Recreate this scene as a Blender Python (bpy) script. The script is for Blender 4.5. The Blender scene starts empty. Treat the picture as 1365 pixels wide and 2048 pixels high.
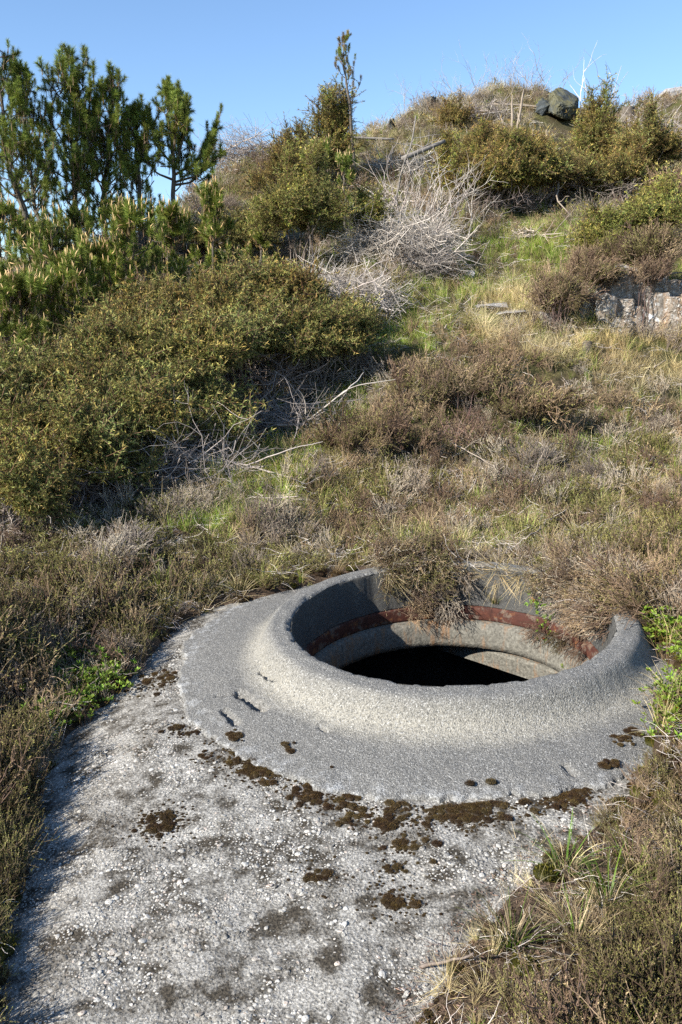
import bpy, bmesh, math, random
import numpy as np
from mathutils import Vector, Matrix

# ------------------------------------------------------------------ camera, sky, sun, exposure
sc = bpy.context.scene
F_PX, CXP, CYP = 1661.0, 682.5, 1024.0           # focal length and centre in pixels of a 1365 x 2048 frame
PITCH = math.radians(13.0); CAMZ = 1.62
cam_data = bpy.data.cameras.new('camera'); cam = bpy.data.objects.new('camera', cam_data)
sc.collection.objects.link(cam); sc.camera = cam
cam.location = (0, 0, CAMZ); cam.rotation_euler = (math.pi/2 - PITCH, 0, 0)
cam_data.sensor_fit = 'VERTICAL'; cam_data.sensor_height = 24.0
cam_data.lens = F_PX/2048*24.0; cam_data.clip_start = 0.05; cam_data.clip_end = 2000

SUN_EL = math.radians(29.5); SUN_AZ = math.radians(237.0)      # azimuth clockwise from +Y
world = bpy.data.worlds.new('World'); sc.world = world; world.use_nodes = True
wn = world.node_tree.nodes; wl = world.node_tree.links; wn.clear()
sky = wn.new('ShaderNodeTexSky'); sky.sky_type = 'NISHITA'; sky.sun_disc = False
sky.sun_elevation = SUN_EL; sky.sun_rotation = SUN_AZ; sky.altitude = 300; sky.air_density = 1.0; sky.dust_density = 0.0; sky.ozone_density = 4.0
bg = wn.new('ShaderNodeBackground'); bg.inputs['Strength'].default_value = 0.105
wo = wn.new('ShaderNodeOutputWorld')
wl.new(sky.outputs[0], bg.inputs[0]); wl.new(bg.outputs[0], wo.inputs[0])

sun_data = bpy.data.lights.new('sun', 'SUN'); sun = bpy.data.objects.new('sun', sun_data); sc.collection.objects.link(sun)
sun_data.energy = 5.0; sun_data.angle = math.radians(0.5); sun_data.color = (1.0, 0.955, 0.88)
SUN_TRAVEL = Vector((-math.sin(SUN_AZ)*math.cos(SUN_EL), -math.cos(SUN_AZ)*math.cos(SUN_EL), -math.sin(SUN_EL)))
sun.rotation_euler = SUN_TRAVEL.to_track_quat('-Z', 'Y').to_euler(); sun.location = (-8, -6, 12)

sc.view_settings.view_transform = 'Standard'; sc.view_settings.look = 'None'
sc.view_settings.exposure = 1.12; sc.view_settings.gamma = 1.0; sc.view_settings.use_curve_mapping = False
sc.cycles.max_bounces = 6; sc.cycles.diffuse_bounces = 4; sc.cycles.glossy_bounces = 2; sc.cycles.transmission_bounces = 3
sc.cycles.transparent_max_bounces = 4; sc.cycles.use_denoising = False

rng = np.random.default_rng(7); random.seed(7)
COL = sc.collection

# ------------------------------------------------------------------ projection helpers
cp, sp_ = math.cos(PITCH), math.sin(PITCH)
def ray(px, py):
    a = (px-CXP)/F_PX; b = (CYP-py)/F_PX
    return np.array([a, cp+b*sp_, -sp_+b*cp])
def at(px, py, Y):
    d = ray(px, py); p = d*(Y/d[1]); p[2] += CAMZ; return p
def project(x, y, z):
    zz = z-CAMZ
    dep = y*cp - zz*sp_; up = y*sp_ + zz*cp
    dep = np.where(dep < 0.05, 0.05, dep)
    return CXP+F_PX*x/dep, CYP-F_PX*up/dep

# ------------------------------------------------------------------ numeric noise
def _hash(ix, iy, s):
    n = (ix.astype(np.int64)*374761393 + iy.astype(np.int64)*668265263 + s*974634777) & 0x7fffffff
    n = ((n ^ (n >> 13))*1274126177) & 0x7fffffff
    return ((n ^ (n >> 16)) & 0xffff)/65535.0
def vnoise(x, y, s=0):
    x = np.asarray(x, float); y = np.asarray(y, float)
    ix = np.floor(x); iy = np.floor(y); fx = x-ix; fy = y-iy
    u = fx*fx*(3-2*fx); v = fy*fy*(3-2*fy)
    a = _hash(ix, iy, s); b = _hash(ix+1, iy, s); c = _hash(ix, iy+1, s); d = _hash(ix+1, iy+1, s)
    return (a*(1-u)+b*u)*(1-v)+(c*(1-u)+d*u)*v
def fbm(x, y, s=0, o=3):
    r = 0; a = .5; t = 0
    for k in range(o):
        r = r+a*vnoise(x*2**k, y*2**k, s+k*17); t += a; a *= .5
    return r/t
def sstep(a, b, x):
    t = np.clip((x-a)/(b-a), 0, 1); return t*t*(3-2*t)

# ------------------------------------------------------------------ pit profile and terrain height
PC = np.array([.567, 4.12]); R_HOLE = .83; R_LIP = 1.43
def tilt(x, y): return .05*(x-PC[0]) + .02*(y-PC[1])
PROF_R = np.array([.83, .838, .86, .925, .943, .955, .966, .980, .997, 1.02, 1.05, 1.09, 1.15, 1.25, 1.43])
PROF_Z = np.array([.114, .122, .125, .120, .111, .096, .074, .048, .022, .000, -.013, -.022, -.030, -.040, -.062])
def slab_z(x, y):
    r = np.hypot(x-PC[0], y-PC[1])
    z = tilt(x, y)-.074-.030*np.clip(r-1.43, 0, 9)
    z = z-.10*sstep(-.75, -1.5, x)
    return z
def base_z(x, y):
    r = np.hypot(x-PC[0], y-PC[1])
    return np.where(r < R_LIP, tilt(x, y)+np.interp(r, PROF_R, PROF_Z), slab_z(x, y))

def plane_pt(px, py, z0):
    d = ray(px, py); t = (z0-.05*PC[0]-.02*PC[1]-CAMZ)/(d[2]-.05*d[0]-.02*d[1])
    p = d*t; p[2] += CAMZ; return p
slab_px = [(430,1222),(350,1258),(285,1340),(150,1440),(95,1550),(62,1700),(28,1900),(-40,2250),(-40,2700),(650,2700),(720,2250),(790,2048),(850,1980),(905,1900),(985,1800),(1075,1720),(1190,1640),(1285,1540),(1290,1430)]
POLY = [tuple(plane_pt(a, b, -.09)[:2]) for a, b in slab_px]
POLY += [(1.54,3.58),(1.50,3.78),(1.42,3.93),(1.405,4.05),(1.40,4.28),(1.34,4.55),(1.15,4.90),(.85,5.0),(.62,5.05),(.45,5.16),(.2,5.24),(-.05,5.2),(-.45,5.0)]
POLY = np.array(POLY)
def poly_sd(x, y, P=POLY):
    x = np.asarray(x, float); y = np.asarray(y, float)
    d = np.full(x.shape, 1e9); ins = np.zeros(x.shape, bool); n = len(P)
    for i in range(n):
        ax, ay = P[i]; bx, by = P[(i+1) % n]
        ex, ey = bx-ax, by-ay; wx, wy = x-ax, y-ay
        t = np.clip((wx*ex+wy*ey)/(ex*ex+ey*ey+1e-12), 0, 1)
        d = np.minimum(d, np.hypot(wx-ex*t, wy-ey*t))
        c = (ay > y) != (by > y)
        xi = ax+(y-ay)/np.where(abs(by-ay) < 1e-9, 1e-9, by-ay)*ex
        ins ^= c & (x < xi)
    return np.where(ins, -d, d)

ctrl = [(-1.3,2,-.14),(0,.5,-.2),(1,1.2,-.1),(1.5,2.2,-.02),(-2.5,2,-.02),(-2.2,3.4,.0),(-1.7,4.4,-.03),(2.2,3,.06),(2.3,4.2,.06),(3.4,3,.12),
        (-4,3,.0),(-6,0,-.3),(6,0,.0),(0,-5,-.6),(-6,-6,-.8),(6,-6,-.4),(.5,4.1,-.05),(-.8,5.2,-.02),(.6,5.5,.10),(1.7,5.2,.10),(-1.5,5.3,.02),(5,5,.5),
        (-5,5.5,.2),(-9,6,-.2),(-12,0,-1.2),(12,2,.6)]
for px, py, Y, dz in [(900,1060,6.0,-.1),(700,1080,5.8,-.1),(1250,1050,6.0,-.08),(900,900,7.6,-.12),(1200,900,7.7,-.12),(700,930,7.2,-.1),(900,760,9.2,-.12),(1150,780,9.3,-.12),(1365,790,9.6,-.1),
        (760,700,10,-.05),(1000,640,11.2,-.05),(1170,690,10.5,0),(1340,680,10.8,0),(1000,510,14,0),(850,540,13,0),(1130,460,15,0),(1320,460,13.6,-.1),(1180,520,13,-.1),(1560,560,13,0),
        (1000,400,16.5,-.2),(850,400,16,-.2),(1150,380,17,-.3),(1300,360,17,-.3),(1000,270,20,-.2),(850,280,20,-.2),(1150,230,22.5,-.1),(1250,290,21,-.2),
        (1040,172,24,-.15),(950,175,23.6,-.15),(850,210,23,-.15),(1110,190,24,-.1),(750,262,22.4,-.15),(640,275,22,-.15),(560,300,21,-.1),(450,335,20,-.2),(380,385,18.5,-.2),
        (1180,225,25,-.4),(1365,330,20,-.1),(1365,260,30,-.1),(1365,196,42,-.1),(1230,222,40,-.1),(1290,207,41,-.1),(1600,180,42,0),(1650,350,20,0),
        (600,830,8.4,-.2),(450,900,7.2,-.15),(300,1010,6.0,-.15),(60,1090,5.4,-.1),(500,900,7.6,-.15),(650,700,10.2,-.3),(600,540,13,-.3),(700,520,13,-.1),(500,480,14.5,-.5),
        (300,800,8.4,-.35),(100,930,7,-.35),(300,650,10.4,-.5),(100,720,9.5,-.5),(-200,900,7,-.3),(-200,760,9.5,-.4),(300,500,14,-.2),(100,530,13,-.1),(-150,560,12.5,-.1),(620,380,17,-.2),(720,330,19,-.2),(500,400,17,-.3)]:
    p = at(px, py, Y); ctrl.append((p[0], p[1], p[2]+dz))
ctrl += [(-6,18,2.0),(-5,22,1.2),(-10,16,1.2),(-12,26,-1),(-2.5,27,3.5),(2,29,5.5),(6,30,6.4),(-20,10,-2),(-25,30,-4),(0,45,2),(9,50,8),(20,52,10),(14,60,6),(30,40,12),(30,15,6),(28,0,2),(-30,-10,-4),(30,-15,0),(0,-25,-2)]
ctrl = np.array(ctrl)
def _tps(d2): return .5*d2*np.log(d2+1e-9)
def _fit(P, lam=.02):
    n = len(P); d2 = (P[:,None,0]-P[None,:,0])**2+(P[:,None,1]-P[None,:,1])**2
    A = np.zeros((n+3, n+3)); A[:n,:n] = _tps(d2)+lam*np.eye(n); A[:n,n] = 1; A[:n,n+1:] = P[:,:2]; A[n,:n] = 1; A[n+1:,:n] = P[:,:2].T
    return np.linalg.solve(A, np.r_[P[:,2], 0, 0, 0])
WTS = _fit(ctrl)
def hill_z(x, y):
    xc = np.clip(x, -30, 34); yc = np.clip(y, -25, 62)
    z = np.zeros(x.shape)
    for (cx, cy, _), w in zip(ctrl, WTS): z = z+w*_tps((xc-cx)**2+(yc-cy)**2)
    z = z+WTS[-3]+WTS[-2]*xc+WTS[-1]*yc
    far = np.hypot(x-xc, y-yc); z = z+( -3-z)*sstep(0, 60, far)
    return z
def ground_z(x, y):
    x = np.atleast_1d(np.asarray(x, float)); y = np.atleast_1d(np.asarray(y, float))
    h = hill_z(x, y)
    dist = np.hypot(x, y)
    h = h+(fbm(x*1.3, y*1.3, 3, 3)-.5)*.22*sstep(5.5, 9, y)+(fbm(x*.6, y*.6, 9, 3)-.5)*.5*sstep(12, 20, y)+(fbm(x*4, y*4, 5, 2)-.5)*.06
    sd = poly_sd(x, y); b = base_z(x, y)
    near = b+.035+.025*fbm(x*8, y*8, 2, 2)
    out = near+(np.maximum(h, b+.02)-near)*sstep(.1, .9, sd)
    rim = b-.07
    z = np.where(sd < 0, rim, rim+(out-rim)*sstep(0, .07, sd))
    return np.where(sd > 1.2, h, z)
def gz(x, y): return float(ground_z(x, y)[0])
_T = np.concatenate([np.arange(1.2, 12, .05), np.arange(12, 60, .15)])
def hit(px, py):
    d = ray(px, py); P = d[None,:]*(_T/d[1])[:,None]; P[:,2] += CAMZ
    g = ground_z(P[:,0], P[:,1]); k = np.argmax(P[:,2] < g)
    if k == 0: k = int(np.argmin(abs(P[:,2]-g)))
    return np.array([P[k,0], P[k,1], g[k]])

# ------------------------------------------------------------------ mesh helpers
class MB:
    def __init__(s): s.V = []; s.F = []; s.M = []; s.C = []; s.n = 0
    def add(s, V, F, col=(.5,.5,.5), mat=0):
        V = np.asarray(V, float).reshape(-1, 3)
        s.V.append(V); s.F += [tuple(int(i)+s.n for i in f) for f in F]; s.M += [mat]*len(F)
        c = np.asarray(col, float)
        s.C.append(np.tile(c[:3], (len(V), 1)) if c.ndim == 1 else c)
        s.n += len(V)
    def mesh(s, name, mats, smooth=True):
        me = bpy.data.meshes.new(name)
        V = np.concatenate(s.V) if s.V else np.zeros((0,3))
        me.from_pydata(V.tolist(), [], s.F)
        for m in mats: me.materials.append(m)
        if len(mats) > 1: me.polygons.foreach_set('material_index', s.M)
        ca = me.color_attributes.new('Col', 'FLOAT_COLOR', 'POINT')
        C = np.concatenate(s.C); ca.data.foreach_set('color', np.c_[C, np.ones(len(C))].ravel())
        if smooth: me.polygons.foreach_set('use_smooth', [True]*len(me.polygons))
        me.update(); return me
    def build(s, name, mats, parent=None, smooth=True, link=True, loc=None):
        mats = mats if isinstance(mats, (list, tuple)) else [mats]
        o = bpy.data.objects.new(name, s.mesh(name, mats, smooth))
        if link: COL.objects.link(o)
        if parent is not None:
            o.parent = parent; o.location = -np.array(parent.location)
        return o
def norm(v): v = np.asarray(v, float); return v/(np.linalg.norm(v, axis=-1, keepdims=True)+1e-12)
def tube(mb, pts, rad, n=5, col=(.2,.17,.14), cap=True, mat=0, jit=0.0):
    pts = np.asarray(pts, float); k = len(pts); rad = np.broadcast_to(np.asarray(rad, float), (k,))
    T = norm(np.gradient(pts, axis=0)); ref = np.array([0,0,1.]) if abs(T[0][2]) < .9 else np.array([1.,0,0])
    V = []
    for i in range(k):
        a = norm(np.cross(T[i], ref)); b = np.cross(T[i], a)
        ang = np.arange(n)*2*math.pi/n
        rr = rad[i]*(1+jit*(rng.random(n)-.5))
        V.append(pts[i]+a[None,:]*(np.cos(ang)*rr)[:,None]+b[None,:]*(np.sin(ang)*rr)[:,None])
    F = [(i*n+j, i*n+(j+1) % n, (i+1)*n+(j+1) % n, (i+1)*n+j) for i in range(k-1) for j in range(n)]
    if cap: F += [tuple(range(n-1, -1, -1)), tuple((k-1)*n+j for j in range(n))]
    col = np.asarray(col, float)
    if col.ndim == 2: col = np.repeat(col, n, axis=0)
    mb.add(np.concatenate(V), F, col, mat)
def tris(mb, B, D, L, W, c0, c1, mat=0, diamond=False):
    """thin leaves or needles from base points B along directions D"""
    B = np.asarray(B); D = norm(D); n = len(B)
    S = norm(np.cross(D, rng.normal(size=(n,3)))); L = np.broadcast_to(L, (n,))[:,None]; W = np.broadcast_to(W, (n,))[:,None]
    c0 = np.broadcast_to(np.asarray(c0, float), (n,3)); c1 = np.broadcast_to(np.asarray(c1, float), (n,3))
    if diamond:
        V = np.stack([B, B+D*L*.5-S*W*.5, B+D*L, B+D*L*.5+S*W*.5], 1).reshape(-1,3)
        C = np.stack([c0, (c0+c1)/2, c1, (c0+c1)/2], 1).reshape(-1,3)
        F = [(4*i, 4*i+1, 4*i+2, 4*i+3) for i in range(n)]
    else:
        V = np.stack([B-S*W*.5, B+S*W*.5, B+D*L], 1).reshape(-1,3)
        C = np.stack([c0, c0, c1], 1).reshape(-1,3)
        F = [(3*i, 3*i+1, 3*i+2) for i in range(n)]
    mb.add(V, F, C, mat)
def ribbon(mb, pts, w, side, c0, c1):
    pts = np.asarray(pts, float); k = len(pts); ww = w*np.linspace(1, .12, k)[:,None]; side = np.asarray(side)[None,:]
    V = np.concatenate([pts-side*ww/2, pts+side*ww/2]); t = np.linspace(0, 1, k)[:,None]
    C = np.asarray(c0)[None,:]*(1-t)+np.asarray(c1)[None,:]*t
    mb.add(V, [(i, i+1, k+i+1, k+i) for i in range(k-1)], np.concatenate([C, C]))
def wander(p, d, L, k=6, wob=.25, up=0.0):
    pts = [np.array(p, float)]; d = norm(d)
    for i in range(k):
        d = norm(d+rng.normal(size=3)*wob/ math.sqrt(k)+np.array([0,0,up/k])); pts.append(pts[-1]+d*L/k)
    return np.array(pts)
def euler_of(D, roll=None):
    """euler angles that turn +Z onto each row of D"""
    D = norm(D); n = len(D); roll = rng.random(n)*6.283 if roll is None else roll
    ref = np.where((np.abs(D[:,2]) > .95)[:,None], np.array([[1.,0,0]]), np.array([[0,0,1.]]))
    X = norm(np.cross(ref, D)); Y = np.cross(D, X)
    c = np.cos(roll)[:,None]; s = np.sin(roll)[:,None]; X2 = X*c+Y*s; Y2 = -X*s+Y*c
    R20, R21, R22, R10, R00 = X2[:,2], Y2[:,2], D[:,2], X2[:,1], X2[:,0]
    return np.c_[np.arctan2(R21, R22), -np.arcsin(np.clip(R20, -1, 1)), np.arctan2(R10, R00)]

_groups = {}
def scatter_group(protos):
    key = tuple(o.name for o in protos)
    if key in _groups: return _groups[key]
    g = bpy.data.node_groups.new('scatter', 'GeometryNodeTree')
    g.interface.new_socket('Geometry', in_out='INPUT', socket_type='NodeSocketGeometry')
    g.interface.new_socket('Geometry', in_out='OUTPUT', socket_type='NodeSocketGeometry')
    N = g.nodes; L = g.links
    gi = N.new('NodeGroupInput'); go = N.new('NodeGroupOutput'); iop = N.new('GeometryNodeInstanceOnPoints'); jn = N.new('GeometryNodeJoinGeometry')
    for o in protos:
        oi = N.new('GeometryNodeObjectInfo'); oi.inputs['Object'].default_value = o; oi.inputs['As Instance'].default_value = False
        ti = N.new('GeometryNodeGeometryToInstance'); L.new(oi.outputs['Geometry'], ti.inputs[0]); L.new(ti.outputs[0], jn.inputs[0])
    def attr(nm, ty):
        a = N.new('GeometryNodeInputNamedAttribute'); a.data_type = ty; a.inputs['Name'].default_value = nm; return a.outputs['Attribute']
    e2r = N.new('FunctionNodeEulerToRotation'); L.new(attr('rot', 'FLOAT_VECTOR'), e2r.inputs[0])
    L.new(gi.outputs[0], iop.inputs['Points']); L.new(jn.outputs[0], iop.inputs['Instance']); iop.inputs['Pick Instance'].default_value = True
    L.new(attr('idx', 'INT'), iop.inputs['Instance Index']); L.new(e2r.outputs[0], iop.inputs['Rotation']); L.new(attr('scl', 'FLOAT_VECTOR'), iop.inputs['Scale'])
    L.new(iop.outputs[0], go.inputs[0]); _groups[key] = g; return g
def scatter(name, P, R, S, protos, parent=None, idx=None):
    P = np.asarray(P, float).reshape(-1,3); n = len(P)
    S = np.asarray(S, float); S = np.repeat(S[:,None], 3, 1) if S.ndim == 1 else S
    me = bpy.data.meshes.new(name); me.vertices.add(n); me.vertices.foreach_set('co', P.ravel())
    a = me.attributes.new('rot', 'FLOAT_VECTOR', 'POINT'); a.data.foreach_set('vector', np.asarray(R, float).ravel())
    a = me.attributes.new('scl', 'FLOAT_VECTOR', 'POINT'); a.data.foreach_set('vector', S.ravel())
    a = me.attributes.new('idx', 'INT', 'POINT'); a.data.foreach_set('value', (rng.integers(0, len(protos), n) if idx is None else idx).astype(np.int32))
    o = bpy.data.objects.new(name, me); COL.objects.link(o)
    for p in protos:
        for m in p.data.materials:
            if m.name not in me.materials: me.materials.append(m)
    if parent is not None: o.parent = parent; o.location = -np.array(parent.location)
    m = o.modifiers.new('scatter', 'NODES'); m.node_group = scatter_group(protos)
    return o

def tag(o, label=None, cat=None, group=None, kind=None):
    if label: o['label'] = label
    if cat: o['category'] = cat
    if group: o['group'] = group
    if kind: o['kind'] = kind
    return o
def thing(name, loc, label, cat, group=None):
    o = bpy.data.objects.new(name, None); COL.objects.link(o); o.location = loc; o.empty_display_size = .1
    return tag(o, label, cat, group)

# ------------------------------------------------------------------ materials
class NT:
    def __init__(s, name):
        s.m = bpy.data.materials.new(name); s.m.use_nodes = True; s.t = s.m.node_tree; s.t.nodes.clear()
        s.out = s.n('ShaderNodeOutputMaterial')
    def n(s, ty, **kw):
        x = s.t.nodes.new(ty)
        for k, v in kw.items(): setattr(x, k, v)
        return x
    def l(s, a, b): s.t.links.new(a, b)
    def put(s, sock, v):
        if isinstance(v, bpy.types.NodeSocket): s.l(v, sock)
        elif isinstance(v, (tuple, list)) and len(v) == 3 and sock.type == 'RGBA': sock.default_value = (*v, 1)
        else: sock.default_value = v
    def noise(s, vec, scale, detail=3, rough=.55, dist=0):
        x = s.n('ShaderNodeTexNoise'); s.l(vec, x.inputs['Vector']); x.inputs['Scale'].default_value = scale; x.inputs['Detail'].default_value = detail
        x.inputs['Roughness'].default_value = rough; x.inputs['Distortion'].default_value = dist; return x.outputs['Fac']
    def voro(s, vec, scale, feat='F1', out='Distance'):
        x = s.n('ShaderNodeTexVoronoi', feature=feat); s.l(vec, x.inputs['Vector']); x.inputs['Scale'].default_value = scale; return x.outputs[out]
    def ramp(s, fac, stops, interp='LINEAR'):
        x = s.n('ShaderNodeValToRGB'); x.color_ramp.interpolation = interp; e = x.color_ramp.elements
        while len(e) < len(stops): e.new(.5)
        for el, (p, c) in zip(e, stops):
            el.position = p; el.color = (*c, 1) if isinstance(c, (tuple, list)) else (c, c, c, 1)
        s.put(x.inputs[0], fac); return x.outputs[0]
    def mix(s, f, a, b, blend='MIX'):
        x = s.n('ShaderNodeMix', data_type='RGBA', blend_type=blend); s.put(x.inputs[0], f); s.put(x.inputs[6], a); s.put(x.inputs[7], b); return x.outputs[2]
    def math(s, op, a, b=0.0, c=None):
        x = s.n('ShaderNodeMath', operation=op); s.put(x.inputs[0], a); s.put(x.inputs[1], b)
        if c is not None: s.put(x.inputs[2], c)
        return x.outputs[0]
    def pos(s): return s.n('ShaderNodeNewGeometry').outputs['Position']
    def bump(s, h, strength=.5, dist=.01, prev=None):
        x = s.n('ShaderNodeBump'); x.inputs['Strength'].default_value = strength; x.inputs['Distance'].default_value = dist; s.l(h, x.inputs['Height'])
        if prev is not None: s.l(prev, x.inputs['Normal'])
        return x.outputs[0]
    def bsdf(s, col, rough=.8, normal=None, spec=.3, metal=0):
        b = s.n('ShaderNodeBsdfPrincipled'); s.put(b.inputs['Base Color'], col); s.put(b.inputs['Roughness'], rough)
        b.inputs['Specular IOR Level'].default_value = spec; b.inputs['Metallic'].default_value = metal
        if normal is not None: s.l(normal, b.inputs['Normal'])
        return b.outputs[0]
    def done(s, sh): s.l(sh, s.out.inputs['Surface']); return s.m

def foliage_mat(name, trans=.25, vary=.35, patch=.35, patch_scale=1.3, warm=(1.25,.95,.6), rough=.6, sat=1.12):
    t = NT(name); p = t.pos()
    c = t.n('ShaderNodeAttribute', attribute_name='Col').outputs['Color']
    r = t.n('ShaderNodeObjectInfo').outputs['Random']
    n1 = t.noise(p, patch_scale, 3); n2 = t.noise(p, 9, 2)
    c = t.mix(t.ramp(n1, [(.35,0.0),(.68,patch)]), c, t.mix(1.0, c, warm, 'MULTIPLY'))
    v = t.math('ADD', t.math('MULTIPLY', r, vary*2), 1-vary)
    v = t.math('MULTIPLY', v, t.math('ADD', t.math('MULTIPLY', n2, 1.1), .45))
    hs = t.n('ShaderNodeHueSaturation'); t.l(c, hs.inputs['Color']); t.l(t.math('MULTIPLY', v, 1.08), hs.inputs['Value']); hs.inputs['Saturation'].default_value = sat; t.l(t.math('ADD', t.math('MULTIPLY', r, .03), .485), hs.inputs['Hue'])
    col = hs.outputs[0]; sh = t.bsdf(col, rough, spec=.2)
    if trans:
        tr = t.n('ShaderNodeBsdfTranslucent'); t.l(col, tr.inputs[0]); mx = t.n('ShaderNodeMixShader'); mx.inputs[0].default_value = trans
        t.l(sh, mx.inputs[1]); t.l(tr.outputs[0], mx.inputs[2]); sh = mx.outputs[0]
    return t.done(sh)
M_LEAF = foliage_mat('foliage'); M_GRASS = foliage_mat('grass_blades', .3, .3, .5, .9, (1.2,1.0,.75), .5)
M_HEATH = foliage_mat('heather_shoots', .15, .5, .5, .8, (1.1,.96,.82), .7, sat=1.02)
M_TWIG = foliage_mat('dead_wood', 0, .25, .3, 2.0, (1.08,.97,.88), .8, sat=.95)
M_JUN = foliage_mat('juniper_needles', .18, .4, .5, 1.6, (1.3,.98,.65), .55, 1.0)
M_PINE = foliage_mat('pine_needles', .15, .3, .3, 1.2, (1.2,1.05,.6), .45)

def bark_mat(name, a, b, scale=14):
    t = NT(name); p = t.pos(); n = t.noise(p, scale, 4, .6, .3); n2 = t.noise(p, scale*5, 2)
    c = t.mix(n2, t.ramp(n, [(.3,a),(.7,b)]), tuple(x*.7 for x in a)); return t.done(t.bsdf(c, .85, t.bump(n, .6, .01), .15))
M_BARK = bark_mat('pine_bark', (.09,.075,.06), (.25,.21,.165)); M_GREYWOOD = bark_mat('weathered_wood', (.17,.15,.13), (.37,.335,.295), 20)
M_PALEWOOD = bark_mat('peeled_wood', (.26,.205,.155), (.46,.395,.315), 20); M_JBARK = bark_mat('juniper_bark', (.13,.10,.08), (.34,.28,.235), 18)

def ground_mat():
    t = NT('heath_soil'); p = t.pos()
    n = t.noise(p, 1.1, 4); n2 = t.noise(p, 14, 4, .65); n3 = t.noise(p, 70, 3, .7); nb = t.noise(p, 5, 3)
    soil = t.ramp(n2, [(.25,(.028,.019,.013)),(.55,(.07,.048,.032)),(.8,(.14,.10,.07))])
    litter = t.ramp(n3, [(.35,(.04,.028,.018)),(.6,(.13,.09,.06)),(.8,(.26,.2,.14))])
    c = t.mix(t.ramp(nb, [(.4,0.0),(.65,.8)]), soil, litter)
    moss = t.ramp(n2, [(.3,(.03,.035,.01)),(.7,(.11,.12,.03))])
    up = t.n('ShaderNodeSeparateXYZ'); t.l(p, up.inputs[0])
    high = t.ramp(t.math('MULTIPLY', up.outputs[2], .5), [(.1,0.0),(.5,.7)])
    c = t.mix(t.math('MULTIPLY', high, t.ramp(n, [(.4,0.3),(.6,1.0)])), c, moss)
    return t.done(t.bsdf(c, .95, t.bump(n3, .8, .012, t.bump(n2, .7, .03)), .1))
M_GROUND = ground_mat()

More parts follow.
